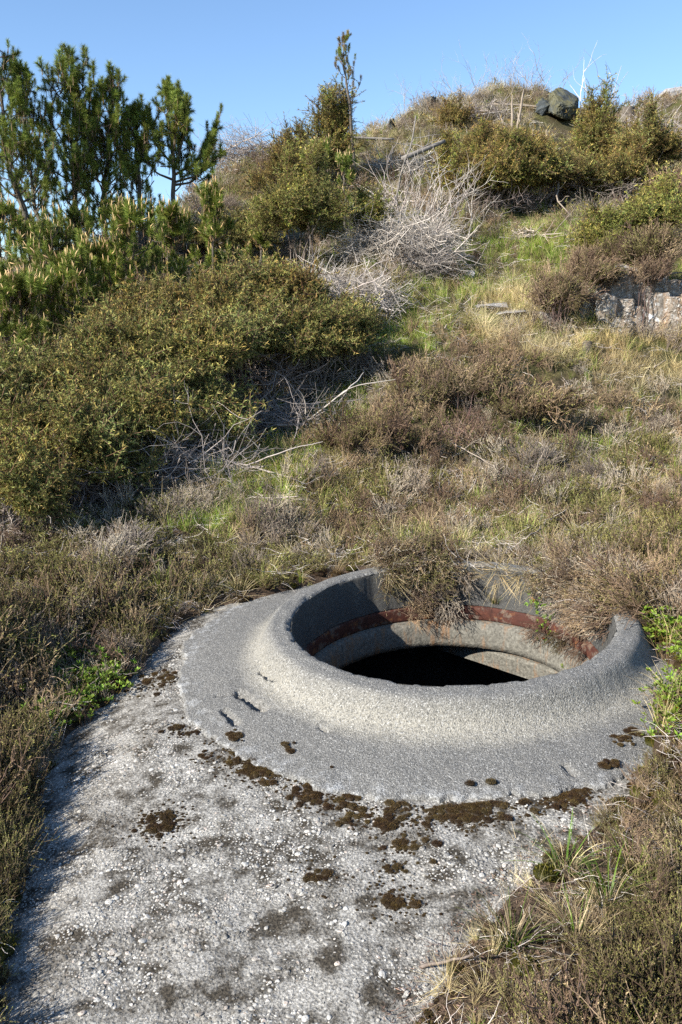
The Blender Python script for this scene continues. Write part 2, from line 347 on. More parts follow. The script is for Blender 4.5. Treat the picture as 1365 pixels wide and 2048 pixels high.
def concrete_mat(kind):
    t = NT('concrete_'+kind); p = t.pos(); tc = t.n('ShaderNodeTexCoord').outputs['Object']
    fine = t.noise(p, 260, 3, .75); mid = t.noise(p, 60, 3, .65); big = t.noise(p, 5, 4, .6); vor = t.voro(p, 170)
    if kind == 'smooth':
        sp = t.n('ShaderNodeSeparateXYZ'); t.l(tc, sp.inputs[0])
        r = t.math('SQRT', t.math('ADD', t.math('MULTIPLY', sp.outputs[0], sp.outputs[0]), t.math('MULTIPLY', sp.outputs[1], sp.outputs[1])))
        rn = t.math('ADD', r, t.math('MULTIPLY', t.math('SUBTRACT', big, .5), .07))
        grey = t.ramp(fine, [(.3,(.055,.055,.054)),(.5,(.145,.138,.124)),(.72,(.33,.314,.283))])
        beige = t.ramp(fine, [(.3,(.13,.117,.09)),(.55,(.33,.305,.25)),(.8,(.56,.53,.46))])
        foot = t.ramp(rn, [(.88,0.0),(.97,.35),(1.05,.85),(1.14,.75),(1.24,.0)])   # cleaner beige belt on the collar's outer wall, with sunlit brightness painted in
        # ramp positions are clamped to 0..1, so feed r/1.6
        x = t.t.nodes[foot.node.name]
        for el, pz in zip(x.color_ramp.elements, (.582,.598,.622,.655,.70)): el.position = pz
        t.put(x.inputs[0], t.math('DIVIDE', rn, 1.6))
        c = t.mix(t.math('MULTIPLY', foot, t.ramp(mid, [(.3,.5),(.6,1.0)])), grey, beige)
        edge = t.ramp(t.math('DIVIDE', rn, 1.6), [(.80,0.0),(.88,1.0)])
        lich = t.math('MULTIPLY', edge, t.ramp(t.noise(p, 17, 4, .7), [(.50,0.0),(.60,.85)]))
        c = t.mix(lich, c, t.ramp(fine, [(.3,(.22,.218,.21)),(.7,(.44,.437,.42))]))
        c = t.mix(t.ramp(t.noise(p, 115, 2, .6), [(.36,.75),(.48,0.0)]), c, (.07,.068,.062)); c = t.mix(t.ramp(t.noise(p, 135, 2, .6), [(.56,0.0),(.68,.6)]), c, (.47,.46,.43))
        blot = t.ramp(t.noise(p, 9, 5, .7), [(.56,0.0),(.72,.5)])
        c = t.mix(blot, c, t.mix(.5, c, (.05,.049,.045)))
        h = t.math('ADD', t.math('MULTIPLY', fine, .5), vor)
        return t.done(t.bsdf(c, .92, t.bump(h, .6, .005, t.bump(mid, .4, .012)), .2))
    if kind == 'rough':
        n1 = t.noise(p, 9, 5, .7); n2 = t.noise(p, 120, 3, .7)
        lt = t.ramp(n2, [(.28,(.065,.059,.05)),(.48,(.265,.248,.217)),(.68,(.52,.492,.437))])
        dk = t.ramp(n2, [(.35,(.02,.017,.013)),(.65,(.09,.075,.055))])
        c = t.mix(t.ramp(n1, [(.42,0.0),(.60,1.0)]), lt, dk)
        return t.done(t.bsdf(c, .95, t.bump(t.voro(p, 95), .3, .008, t.bump(n2, .7, .008)), .15))
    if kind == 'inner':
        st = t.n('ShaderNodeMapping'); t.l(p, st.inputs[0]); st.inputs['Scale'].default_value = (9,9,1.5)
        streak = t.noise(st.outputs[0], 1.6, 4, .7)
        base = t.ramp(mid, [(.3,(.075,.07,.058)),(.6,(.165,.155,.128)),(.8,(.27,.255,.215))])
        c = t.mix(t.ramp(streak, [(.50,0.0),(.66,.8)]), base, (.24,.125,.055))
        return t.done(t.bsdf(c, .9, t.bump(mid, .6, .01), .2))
    if kind == 'funnel':  # darker weathered concrete, with extra shade inside the pit painted into its colour
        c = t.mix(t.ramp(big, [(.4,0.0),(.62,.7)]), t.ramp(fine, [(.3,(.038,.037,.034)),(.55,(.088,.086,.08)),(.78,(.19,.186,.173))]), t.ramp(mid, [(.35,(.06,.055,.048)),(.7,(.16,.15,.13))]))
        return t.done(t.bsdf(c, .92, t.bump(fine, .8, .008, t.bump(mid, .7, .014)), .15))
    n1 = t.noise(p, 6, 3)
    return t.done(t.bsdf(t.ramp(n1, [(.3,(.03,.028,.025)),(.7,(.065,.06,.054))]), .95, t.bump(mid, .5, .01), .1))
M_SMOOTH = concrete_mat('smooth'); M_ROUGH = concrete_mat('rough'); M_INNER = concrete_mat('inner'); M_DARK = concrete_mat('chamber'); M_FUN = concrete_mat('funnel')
def rust_mat():
    t = NT('rusty_steel'); p = t.pos(); n = t.noise(p, 25, 5, .7); n2 = t.noise(p, 6, 3)
    c = t.mix(t.ramp(n2, [(.4,0.0),(.65,.8)]), t.ramp(n, [(.3,(.025,.009,.006)),(.6,(.075,.024,.014)),(.8,(.15,.06,.03))]), (.055,.018,.012)); c = t.mix(t.ramp(t.noise(p, 11, 4, .7), [(.52,0.0),(.6,.8)]), c, (.13,.10,.075)); c = t.mix(t.ramp(t.noise(p, 15, 4, .7, .4), [(.58,0.0),(.66,.8)]), c, (.22,.09,.03))
    return t.done(t.bsdf(c, .8, t.bump(n, .7, .006), .3))
M_RUST = rust_mat()
def pebble_mat():
    t = NT('pebble_stone'); p = t.pos(); r = t.n('ShaderNodeObjectInfo').outputs['Random']; n = t.noise(p, 150, 3, .7); n2 = t.noise(p, 4, 4, .65)
    c = t.ramp(r, [(.0,(.052,.048,.042)),(.14,(.135,.126,.110)),(.34,(.25,.234,.204)),(.6,(.38,.357,.313)),(.88,(.52,.49,.432)),(.97,(.46,.37,.30))])
    c = t.mix(t.ramp(n, [(.45,0.0),(.62,.65)]), c, (.55,.522,.468)); c = t.mix(t.ramp(n, [(.32,.8),(.47,0.0)]), c, (.03,.029,.027))
    c = t.mix(t.ramp(n2, [(.47,0.0),(.64,.75)]), c, (.06,.05,.036))
    return t.done(t.bsdf(c, .85, t.bump(n, .5, .003), .25))
M_PEB = pebble_mat()
def rock_mat(name, a, b, c_, spots=True, rusty=0.0, yellow=0.0):
    t = NT(name); p = t.pos(); n = t.noise(p, 5, 5, .65, .4); f = t.noise(p, 45, 4, .7)
    c = t.ramp(n, [(.3,a),(.52,b),(.72,c_)]); c = t.mix(t.ramp(f, [(.35,.5),(.55,0.0)]), c, tuple(x*.45 for x in a))
    if rusty:
        mp = t.n('ShaderNodeMapping'); t.l(p, mp.inputs[0]); mp.inputs['Scale'].default_value = (5,5,1.4)
        c = t.mix(t.ramp(t.noise(mp.outputs[0], 1.3, 4, .65), [(.47,0.0),(.62,rusty)]), c, (.30,.20,.125))
    if yellow: c = t.mix(t.ramp(t.noise(p, 2.6, 4, .6), [(.5,0.0),(.6,yellow)]), c, (.20,.17,.05))
    if spots:
        v = t.voro(p, 4.2); wv = t.math('ADD', v, t.math('MULTIPLY', t.noise(p, 26, 4), .6))
        c = t.mix(t.ramp(wv, [(.40,1.0),(.46,0.0)]), c, (.72,.72,.70))
        c = t.mix(t.ramp(t.noise(p, 22, 5, .75), [(.52,0.0),(.62,.7)]), c, (.52,.51,.48))
    return t.done(t.bsdf(c, .88, t.bump(f, .7, .012, t.bump(n, .5, .04)), .25))
M_ROCK = rock_mat('lichened_rock', (.12,.10,.08), (.24,.205,.165), (.38,.34,.29), True, .8)
M_BOULDER = rock_mat('dark_boulder', (.028,.032,.033), (.062,.07,.07), (.14,.148,.142), False, 0, .35)
M_STONE = rock_mat('flat_stone', (.18,.175,.17), (.33,.32,.31), (.52,.5,.48), False, .2)
def wood_cut_mat():
    t = NT('cut_wood'); p = t.pos(); n = t.noise(p, 60, 3); return t.done(t.bsdf(t.ramp(n, [(.3,(.20,.12,.06)),(.7,(.42,.28,.16))]), .8, None, .2))
M_CUT = wood_cut_mat()

# ------------------------------------------------------------------ terrain sheet
def steps(segs):
    out = []
    for a, b, s in segs: out += list(np.arange(a, b-1e-6, s))
    return np.array(out+[segs[-1][1]])
gx = steps([(-420,-60,40),(-60,-16,4),(-16,-6,.5),(-6,-2.2,.2),(-2.2,2.6,.06),(2.6,7,.2),(7,20,.5),(20,60,4),(60,420,40)])
gy = steps([(-420,-40,40),(-40,-6,3),(-6,1,.5),(1,5.8,.06),(5.8,14,.16),(14,28,.28),(28,64,1.0),(64,104,8),(104,520,40)])
X, Y = np.meshgrid(gx, gy); Z = ground_z(X.ravel(), Y.ravel()).reshape(X.shape)
V = np.c_[X.ravel(), Y.ravel(), Z.ravel()]; nx = len(gx)
F = []
for j in range(len(gy)-1):
    for i in range(nx-1):
        mx = (gx[i]+gx[i+1])/2-PC[0]; my = (gy[j]+gy[j+1])/2-PC[1]
        if mx*mx+my*my > .93**2: F.append((j*nx+i, j*nx+i+1, (j+1)*nx+i+1, (j+1)*nx+i))
g = MB(); g.add(V, F); ground = g.build('ground', M_GROUND); tag(ground, kind='structure')

# ------------------------------------------------------------------ concrete gun pit
cz = float(tilt(PC[0], PC[1]))
pit = thing('gun_pit', (PC[0], PC[1], 0), 'round concrete gun pit with raised smooth rim and rusty steel band inside', 'gun pit')
NA = 640
ang = np.arange(NA)*2*math.pi/NA; ca, sa = np.cos(ang), np.sin(ang)
def revolve(prof, lip_noise=False, chips=False, warp=0.0, seed=0):
    prof = np.array(prof); V = []
    for k, (r, z) in enumerate(prof):
        rr = np.full(NA, r); zz = np.full(NA, z)
        if lip_noise:
            f = sstep(1.2, R_LIP, r) if r <= R_LIP+.2 else 1
            ln = (fbm(ca*3+5, sa*3+5, 4, 3)-.5)*.14+(fbm(ca*14, sa*14, 6, 3)-.5)*.06+(fbm(ca*60, sa*60, 7, 2)-.5)*.03
            rr = rr+(ln-.11*np.exp(-((np.degrees(ang)-305)/28)**2)-.05*np.exp(-((np.degrees(ang)-222)/25)**2))*f
        rr = rr+warp*(fbm(ca*9+3, sa*9+3, 21+seed, 3)-.5)
        x = rr*ca; y = rr*sa
        zz = zz+tilt(x+PC[0], y+PC[1])
        if chips: zz = zz+(fbm(x*9, y*9, 8, 3)-.5)*.010+(fbm(x*45, y*45, 12, 2)-.5)*.0035
        V.append(np.c_[x, y, zz])
    F = [(k*NA+j, k*NA+(j+1) % NA, (k+1)*NA+(j+1) % NA, (k+1)*NA+j) for k in range(len(prof)-1) for j in range(NA)]
    return np.concatenate(V), F
prof = [(r, np.interp(r, PROF_R, PROF_Z)) for r in np.concatenate([np.linspace(.83, 1.16, 44), np.linspace(1.17, R_LIP-.006, 30)])]
prof += [(R_LIP, -.065), (R_LIP+.006, -.078), (R_LIP+.008, -.12)]
Vr, Fr = revolve(prof, True, True)
# three chipped gouges in the apron
for (pa, pb, w, dp) in [((478,1381),(528,1413),.030,.040),((528,1352),(560,1374),.024,.032),((448,1412),(472,1436),.020,.028),((432,1384),(490,1380),.012,.012),((540,1390),(585,1378),.010,.008),((640,1453),(655,1460),.01,.012),((1130,1520),(1150,1535),.012,.018)]:
    a = plane_pt(*pa, -.02)[:2]-PC; b = plane_pt(*pb, -.02)[:2]-PC
    e = b-a; t = np.clip(((Vr[:,:2]-a)@e)/(e@e), 0, 1); d = np.linalg.norm(Vr[:,:2]-(a+t[:,None]*e), axis=1)
    d = d+(fbm(Vr[:,0]*60, Vr[:,1]*60, 3, 2)-.5)*w*.9
    Vr[:,2] -= dp*(1-sstep(w*.5, w, d))
# crumbled hole edge
re = np.hypot(Vr[:,0], Vr[:,1]); th = np.arctan2(Vr[:,1], Vr[:,0])
ed = np.clip(1-(re-.83)/.03, 0, 1)*np.clip(fbm(np.cos(th)*16+9, np.sin(th)*16+9, 31, 3)-.45, 0, 1)
Vr[:,2] -= ed*.06
mb = MB(); mb.add(Vr, Fr); rim = mb.build('rim', M_SMOOTH, pit); rim.location = (0,0,0)
fl = np.ones(len(rim.data.polygons), bool); fl[-3*NA:] = False; rim.data.polygons.foreach_set('use_smooth', fl)
inner_prof = [(.83,.116),(.825,.10),(.82,.06),(.812,.0),(.803,-.06),(.797,-.11),(.795,-.128),(.84,-.13)]
pr = []
for a, b in zip(inner_prof[:-1], inner_prof[1:]):
    for t in np.linspace(0, 1, 4)[:-1]: pr.append((a[0]+(b[0]-a[0])*t, a[1]+(b[1]-a[1])*t))
pr.append(inner_prof[-1])
Vi, Fi = revolve(pr, False, False, .02)
Vi[:NA] = Vr[:NA]
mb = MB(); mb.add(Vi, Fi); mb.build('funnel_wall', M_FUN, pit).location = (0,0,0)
Vb, Fb = revolve([(.84,-.130),(.786,-.1305),(.784,-.14),(.784,-.205),(.786,-.2145),(.84,-.2155)], warp=.004, seed=3)
mb = MB(); mb.add(Vb, Fb); mb.build('steel_band', M_RUST, pit).location = (0,0,0)
Vb, Fb = revolve([(.84,-.2165),(.80,-.217),(.762,-.219),(.745,-.232),(.735,-.27),(.73,-.34),(.735,-.375),(1.1,-.38),(1.9,-.38)], warp=.012, seed=5)
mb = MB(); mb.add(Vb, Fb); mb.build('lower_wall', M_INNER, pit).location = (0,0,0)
def box(mb, lo, hi, col=(.5,.5,.5), open_top=False):
    x0, y0, z0 = lo; x1, y1, z1 = hi
    V = [(x0,y0,z0),(x1,y0,z0),(x1,y1,z0),(x0,y1,z0),(x0,y0,z1),(x1,y0,z1),(x1,y1,z1),(x0,y1,z1)]
    F = [(0,3,2,1),(0,1,5,4),(1,2,6,5),(2,3,7,6),(3,0,4,7)]+([] if open_top else [(4,5,6,7)])
    mb.add(V, F, col)
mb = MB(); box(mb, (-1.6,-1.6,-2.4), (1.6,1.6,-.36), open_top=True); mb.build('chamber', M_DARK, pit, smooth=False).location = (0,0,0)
# straight concrete ledge across the far right of the opening
pa = plane_pt(935,1285,-.40)-np.array([PC[0],PC[1],0]); pb = plane_pt(1125,1345,-.40)-np.array([PC[0],PC[1],0])
e = norm(pb-pa); nrm = np.array([-e[1], e[0], 0]); nrm = nrm if nrm[0] > 0 else -nrm
pa = pa-e*.25; pb = pb+e*.25; mb = MB(); Vl = []
for p in (pa, pb):
    for (s, z) in [(0,-.02),(0.01,.0),(.07,.015),(.6,.015),(.6,-.12),(0.02,-.12)]: Vl.append(p+nrm*s+np.array([0,0,z]))
mb.add(Vl, [(0,1,7,6),(1,2,8,7),(2,3,9,8),(3,4,10,9),(4,5,11,10),(5,0,6,11),(5,4,3,2,1,0),(6,7,8,9,10,11)])
mb.build('ledge', M_INNER, pit, smooth=False).location = (0,0,0)
# rough exposed-aggregate slab
sx = np.arange(-1.9, 2.0, .03); sy = np.arange(-.6, 5.6, .03); SX, SY = np.meshgrid(sx, sy)
SZ = slab_z(SX, SY)+(fbm(SX*5, SY*5, 40, 3)-.5)*.02+(fbm(SX*30, SY*30, 41, 2)-.5)*.005
V = np.c_[SX.ravel()-PC[0], SY.ravel()-PC[1], SZ.ravel()]; n = len(sx); F = []
for j in range(len(sy)-1):
    for i in range(n-1):
        if (sx[i]-PC[0])**2+(sy[j]-PC[1])**2 > 1.2**2: F.append((j*n+i, j*n+i+1, (j+1)*n+i+1, (j+1)*n+i))
mb = MB(); mb.add(V, F); slab = mb.build('rough_slab', M_ROUGH, pit); slab.location = (0,0,0)
def slab_surf(x, y): return slab_z(x, y)+(fbm(x*5, y*5, 40, 3)-.5)*.02+(fbm(x*30, y*30, 41, 2)-.5)*.005

def ico(sub, seed, flat=.7, jit=.22):
    bm = bmesh.new(); bmesh.ops.create_icosphere(bm, subdivisions=sub, radius=1.0); r = np.random.default_rng(seed)
    V = np.array([v.co[:] for v in bm.verts]); F = [[v.index for v in f.verts] for f in bm.faces]; bm.free()
    ax = r.normal(size=(5,3)); ax = norm(ax)
    for a in ax:
        lim = .6+.3*r.random(); d = V@a; V = V-np.clip(d-lim, 0, 1)[:,None]*a*.9
    V = V*(1+jit*(r.random((len(V),1))-.5)); V[:,2] *= flat; V[:,0] *= 1+.3*r.random()
    return V, F
peb = []
for k in range(6):
    mb = MB(); mb.add(*ico(2, 100+k, .26, .25)); peb.append(mb.build('pebble_form', M_PEB, link=False))
sp = .0118
cx_, cy_ = np.meshgrid(np.arange(-1.55, 1.5, sp), np.arange(1.15, 5.1, sp)); px_ = cx_.ravel()+(rng.random(cx_.size)-.5)*sp*.95; py_ = cy_.ravel()+(rng.random(cx_.size)-.5)*sp*.95
rr = np.hypot(px_-PC[0], py_-PC[1]); sd = poly_sd(px_, py_); dens = fbm(px_*5, py_*5, 61, 4)
keep = (rr > 1.33) & (sd < .04) & (rng.random(len(px_)) < np.clip(1.0-1.2*sstep(.45, .64, dens), .10, .85))
px_, py_ = px_[keep], py_[keep]; n = len(px_)
S = .0028+.0026*rng.random(n); uu = rng.random(n); S = np.where(uu < .22, S*1.6, S); S = np.where(uu < .05, S*1.6, S)
scatter('aggregate', np.c_[px_, py_, slab_surf(px_, py_)-S*(.0+.16*rng.random(n))]-np.array([*PC,0]), np.c_[(rng.random((n,2))-.5)*.7, rng.random(n)*6.28], S, peb, slab).location = (0,0,0)
bpy.data.objects['aggregate']['kind'] = 'stuff'
k = 0
while k < 260:
    x, y = rng.uniform(-1.3, 1.1), rng.uniform(1.6, 4.3)
    if math.hypot(x-PC[0], y-PC[1]) < 1.40 or poly_sd(x, y) > -.04: continue
    s = .0065+.0075*rng.random()**2
    o = bpy.data.objects.new('pebble', peb[k % 6].data); COL.objects.link(o); o.parent = slab
    o.location = (x-PC[0], y-PC[1], float(slab_surf(np.array(x), np.array(y)))-s*.06); o.rotation_euler = (rng.uniform(-.3,.3), rng.uniform(-.3,.3), rng.uniform(0,6.3)); o.scale = (s, s*rng.uniform(.7,1.1), s*.8)
    k += 1

# ------------------------------------------------------------------ plant forms used for ground cover and crowns
def c(*a): return np.array(a, float)
HEATH = {'green': (c(.13,.095,.06), c(.115,.128,.035), c(.27,.25,.085)), 'brown': (c(.19,.135,.095), c(.215,.15,.085), c(.37,.275,.165)),
         'grey': (c(.26,.215,.17), c(.29,.24,.19), c(.43,.37,.295))}
def heather_shoot(mb, base, d, L, pal, nleaf=26, lw=.0032, ll=.0075):
    st, lo, hi = pal; pts = wander(base, d, L, 5, .35, .25)
    v = .7+.6*rng.random()
    tube(mb, pts, np.linspace(.0022, .0009, len(pts)), 3, st*v, False)
    t = .25+.75*rng.random(nleaf)**.8; i = np.minimum((t*5).astype(int), 4); f = (t*5-i)[:,None]
    B = pts[i]*(1-f)+pts[i+1]*f; A = norm(pts[i+1]-pts[i]); D = norm(A*.8+norm(rng.normal(size=(nleaf,3)))*.75)
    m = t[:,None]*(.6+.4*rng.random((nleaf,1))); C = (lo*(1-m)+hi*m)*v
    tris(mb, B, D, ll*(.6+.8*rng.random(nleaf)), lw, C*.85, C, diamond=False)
    return pts
def heather_clump(seed, pal, n=30, H=.19, spread=.75, rad=.07, lw=.0032, ll=.0075, nl=26):
    global rng; keep = rng; rng = np.random.default_rng(seed); mb = MB()
    for k in range(n):
        a = rng.random()*6.283; r = rad*math.sqrt(rng.random()); d = c(math.cos(a)*spread*rng.random(), math.sin(a)*spread*rng.random(), 1)
        L = H*(.55+.6*rng.random()); pts = heather_shoot(mb, c(r*math.cos(a), r*math.sin(a), -.01), d, L, pal, nl, lw, ll)
        for q in range(3):
            j = rng.integers(1, 5); heather_shoot(mb, pts[j], norm(norm(d)+rng.normal(size=3)*.55), L*(.3+.25*rng.random()), pal, nl//2+1, lw, ll)
    o = mb.build('heather_form', M_HEATH, link=False); rng = keep; return o
def grass_tuft(seed, c0, c1, n=46, H=.2, lean=.6, w=.0035, flat=0.0, rad=.035, dead=.25, dc=c(.55,.46,.29)):
    global rng; keep = rng; rng = np.random.default_rng(seed); mb = MB()
    for k in range(n):
        a = rng.random()*6.283; r = rad*math.sqrt(rng.random()); L = H*(.5+.7*rng.random()); o = c(math.cos(a), math.sin(a), 0)
        p = c(r*math.cos(a), r*math.sin(a), -.01); d = norm(o*lean*rng.random()+c(0,0,1-flat)+rng.normal(size=3)*.15); pts = [p]; bend = (.25+.9*rng.random())*lean
        for i in range(4):
            pts.append(pts[-1]+d*L/4); d = norm(d+c(o[0], o[1], -.7)*bend*.33)
        v = .65+.6*rng.random(); q = (dc, dc*1.2) if rng.random() < dead else (c0, c1)
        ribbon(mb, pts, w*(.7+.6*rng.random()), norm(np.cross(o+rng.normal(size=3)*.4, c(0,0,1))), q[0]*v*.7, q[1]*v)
    ob = mb.build('grass_form', M_GRASS, link=False); rng = keep; return ob
def leafy(seed, c0, c1, n=26, H=.07, ls=.02):
    global rng; keep = rng; rng = np.random.default_rng(seed); mb = MB()
    for k in range(9):
        a = rng.random()*6.283; p = c(rng.normal()*.03, rng.normal()*.03, -.01); pts = wander(p, c(math.cos(a)*.5, math.sin(a)*.5, 1), H*(.6+.8*rng.random()), 3, .3)
        tube(mb, pts, .001, 3, c(.16,.12,.05), False)
        m = rng.integers(5, 9); an = np.arange(m)*6.283/m+rng.random(); D = np.c_[np.cos(an), np.sin(an), .35+.5*rng.random(m)]
        v = (.7+.6*rng.random((m,1))); lev = pts[-1]-c(0,0,1)*rng.random((m,1))*.012
        q = c(.34,.10,.03) if rng.random() < .08 else None
        tris(mb, lev, D, ls*(.7+.6*rng.random(m)), ls*.45, (c0 if q is None else q)*v, (c1 if q is None else q*1.2)*v, diamond=True)
    ob = mb.build('leaf_form', M_LEAF, link=False); rng = keep; return ob
def litter(seed, n=9):
    global rng; keep = rng; rng = np.random.default_rng(seed); mb = MB()
    for k in range(n):
        a = rng.random()*6.283; p = c(rng.normal()*.07, rng.normal()*.07, .006+.05*rng.random()); L = .05+.18*rng.random()
        pts = wander(p, c(math.cos(a), math.sin(a), rng.normal()*.25), L, 5, .5)
        tube(mb, pts, np.linspace(.0024, .0009, 6), 3, c(.44,.385,.335)*(.5+.9*rng.random()), False)
    ob = mb.build('litter_form', M_TWIG, link=False); rng = keep; return ob
def moss_tuft(seed, a=c(.045,.032,.018), b=c(.17,.115,.055)):
    global rng; keep = rng; rng = np.random.default_rng(seed); mb = MB(); n = 260
    D = norm(np.c_[rng.normal(size=(n,2)), np.abs(rng.normal(size=n))+.25]); B = D*c(.028,.028,.012)*(.55+.5*rng.random((n,1)))
    m = rng.random((n,1)); tris(mb, B, D+rng.normal(size=(n,3))*.35, .006, .0032, a*(1-m)+b*m*.6, a*(1-m)+b*m)
    V, F = ico(2, seed, 1, .2); mb.add(V*c(.026,.026,.011), F, a*.7)
    ob = mb.build('moss_form', M_LEAF, link=False); rng = keep; return ob
P_HG = [heather_clump(10+k, HEATH['green']) for k in range(5)]; P_HB = [heather_clump(20+k, HEATH['brown']) for k in range(5)]
P_HGN = [heather_clump(410+k, HEATH['green'], 13, .13, 1.1, .05, .0042, .0085, 34) for k in range(5)]; P_HBN = [heather_clump(420+k, HEATH['brown'], 12, .13, 1.2, .05, .0036, .0085, 24) for k in range(4)]
P_HD = [heather_clump(30+k, HEATH['grey'], 24, .2, .9) for k in range(4)]
P_GG = [grass_tuft(40+k, c(.15,.22,.04), c(.34,.43,.12)) for k in range(4)]; P_GS = [grass_tuft(50+k, c(.42,.34,.19), c(.68,.585,.37), 40, .22, .9, .003, .2, .05, .1) for k in range(4)]
P_LF = [leafy(60+k, c(.085,.145,.03), c(.21,.29,.07)) for k in range(4)]; P_LT = [litter(70+k) for k in range(4)]; P_MS = [moss_tuft(80+k) for k in range(3)]
P_MG = [moss_tuft(84+k, c(.045,.045,.01), c(.17,.155,.035)) for k in range(2)]

P_GT = [grass_tuft(340+k, c(.45,.37,.21), c(.78,.68,.45), 34, .30, 1.0, .0036, .25, .06, .1) for k in range(3)]; P_GV = [grass_tuft(350+k, c(.17,.27,.045), c(.38,.50,.13), 50, .16, .8, .004, .1, .05, .18) for k in range(3)]
def juniper_sprig(seed, n=9, L=.15, tint=c(1,1,1)):
    global rng; keep = rng; rng = np.random.default_rng(seed); mb = MB()
    lo = c(.055,.075,.022)*tint; mid = c(.155,.185,.055)*tint; tip = c(.43,.32,.105)*tint
    def shoot(p, d, l, nn):
        pts = wander(p, d, l, 4, .25); tube(mb, pts, np.linspace(.0022, .001, 5), 3, c(.14,.085,.05), False)
        t = rng.random(nn); i = np.minimum((t*4).astype(int), 3); f = (t*4-i)[:,None]; B = pts[i]*(1-f)+pts[i+1]*f
        D = norm(norm(pts[i+1]-pts[i])*.7+norm(rng.normal(size=(nn,3))))
        m = t[:,None]; C = np.where(m < .6, lo+(mid-lo)*m/.6, mid+(tip-mid)*(m-.6)/.4*rng.random((nn,1)))
        tris(mb, B, D, .013+.008*rng.random(nn), .0040, C, C*1.1); return pts
    main = shoot(c(0,0,0), c(0,0,1), L, 26)
    for k in range(n):
        t = .15+.8*k/n; p = main[min(int(t*4), 3)]; a = (k % 2)*math.pi+rng.normal()*.7
        shoot(p, c(math.cos(a), math.sin(a)*.55, .75), L*(.32+.3*rng.random()), 20)
    o = mb.build('juniper_form', M_JUN, link=False); rng = keep; return o
P_JU = [juniper_sprig(110+k) for k in range(4)]; P_JY = [juniper_sprig(120+k, tint=c(1.15,1.2,.95)) for k in range(3)]; P_JB = [juniper_sprig(126+k, tint=c(1.05,.86,.85)) for k in range(3)]
def pine_tuft(seed, cand=False, dry=False):
    global rng; keep = rng; rng = np.random.default_rng(seed); mb = MB(); n = 210
    t = rng.random(n)**.8; B = np.c_[rng.normal(size=(n,2))*.003, t*.10]; a = rng.random(n)*6.283; s = .6+.4*rng.random(n)
    D = np.c_[np.cos(a)*s, np.sin(a)*s, .15+.75*t**2+.2*rng.random(n)]; g = rng.random((n,1))
    lo, hi = (c(.18,.14,.06), c(.32,.25,.11)) if dry else (c(.06,.10,.03), c(.29,.32,.09)); C = lo*(1-g)+hi*g
    tris(mb, B, D, .036+.024*rng.random(n), .0031, C*.6, C*1.25)
    tube(mb, [c(0,0,-.06), c(0,0,.10)], [.005,.002], 4, c(.2,.14,.09), False)
    if cand:
        b = c(rng.normal()*.004, rng.normal()*.004, .09); tube(mb, [b, b+c(rng.normal()*.004, rng.normal()*.004, .04), b+c(rng.normal()*.006, rng.normal()*.006, .075)], [.005,.005,.002], 5, c(.55,.40,.24))
    o = mb.build('pine_form', M_PINE, link=False); rng = keep; return o
P_PT = [pine_tuft(140+k) for k in range(4)]; P_PC = [pine_tuft(150+k, True) for k in range(4)]; P_PD = [pine_tuft(160+k, False, True) for k in range(2)]

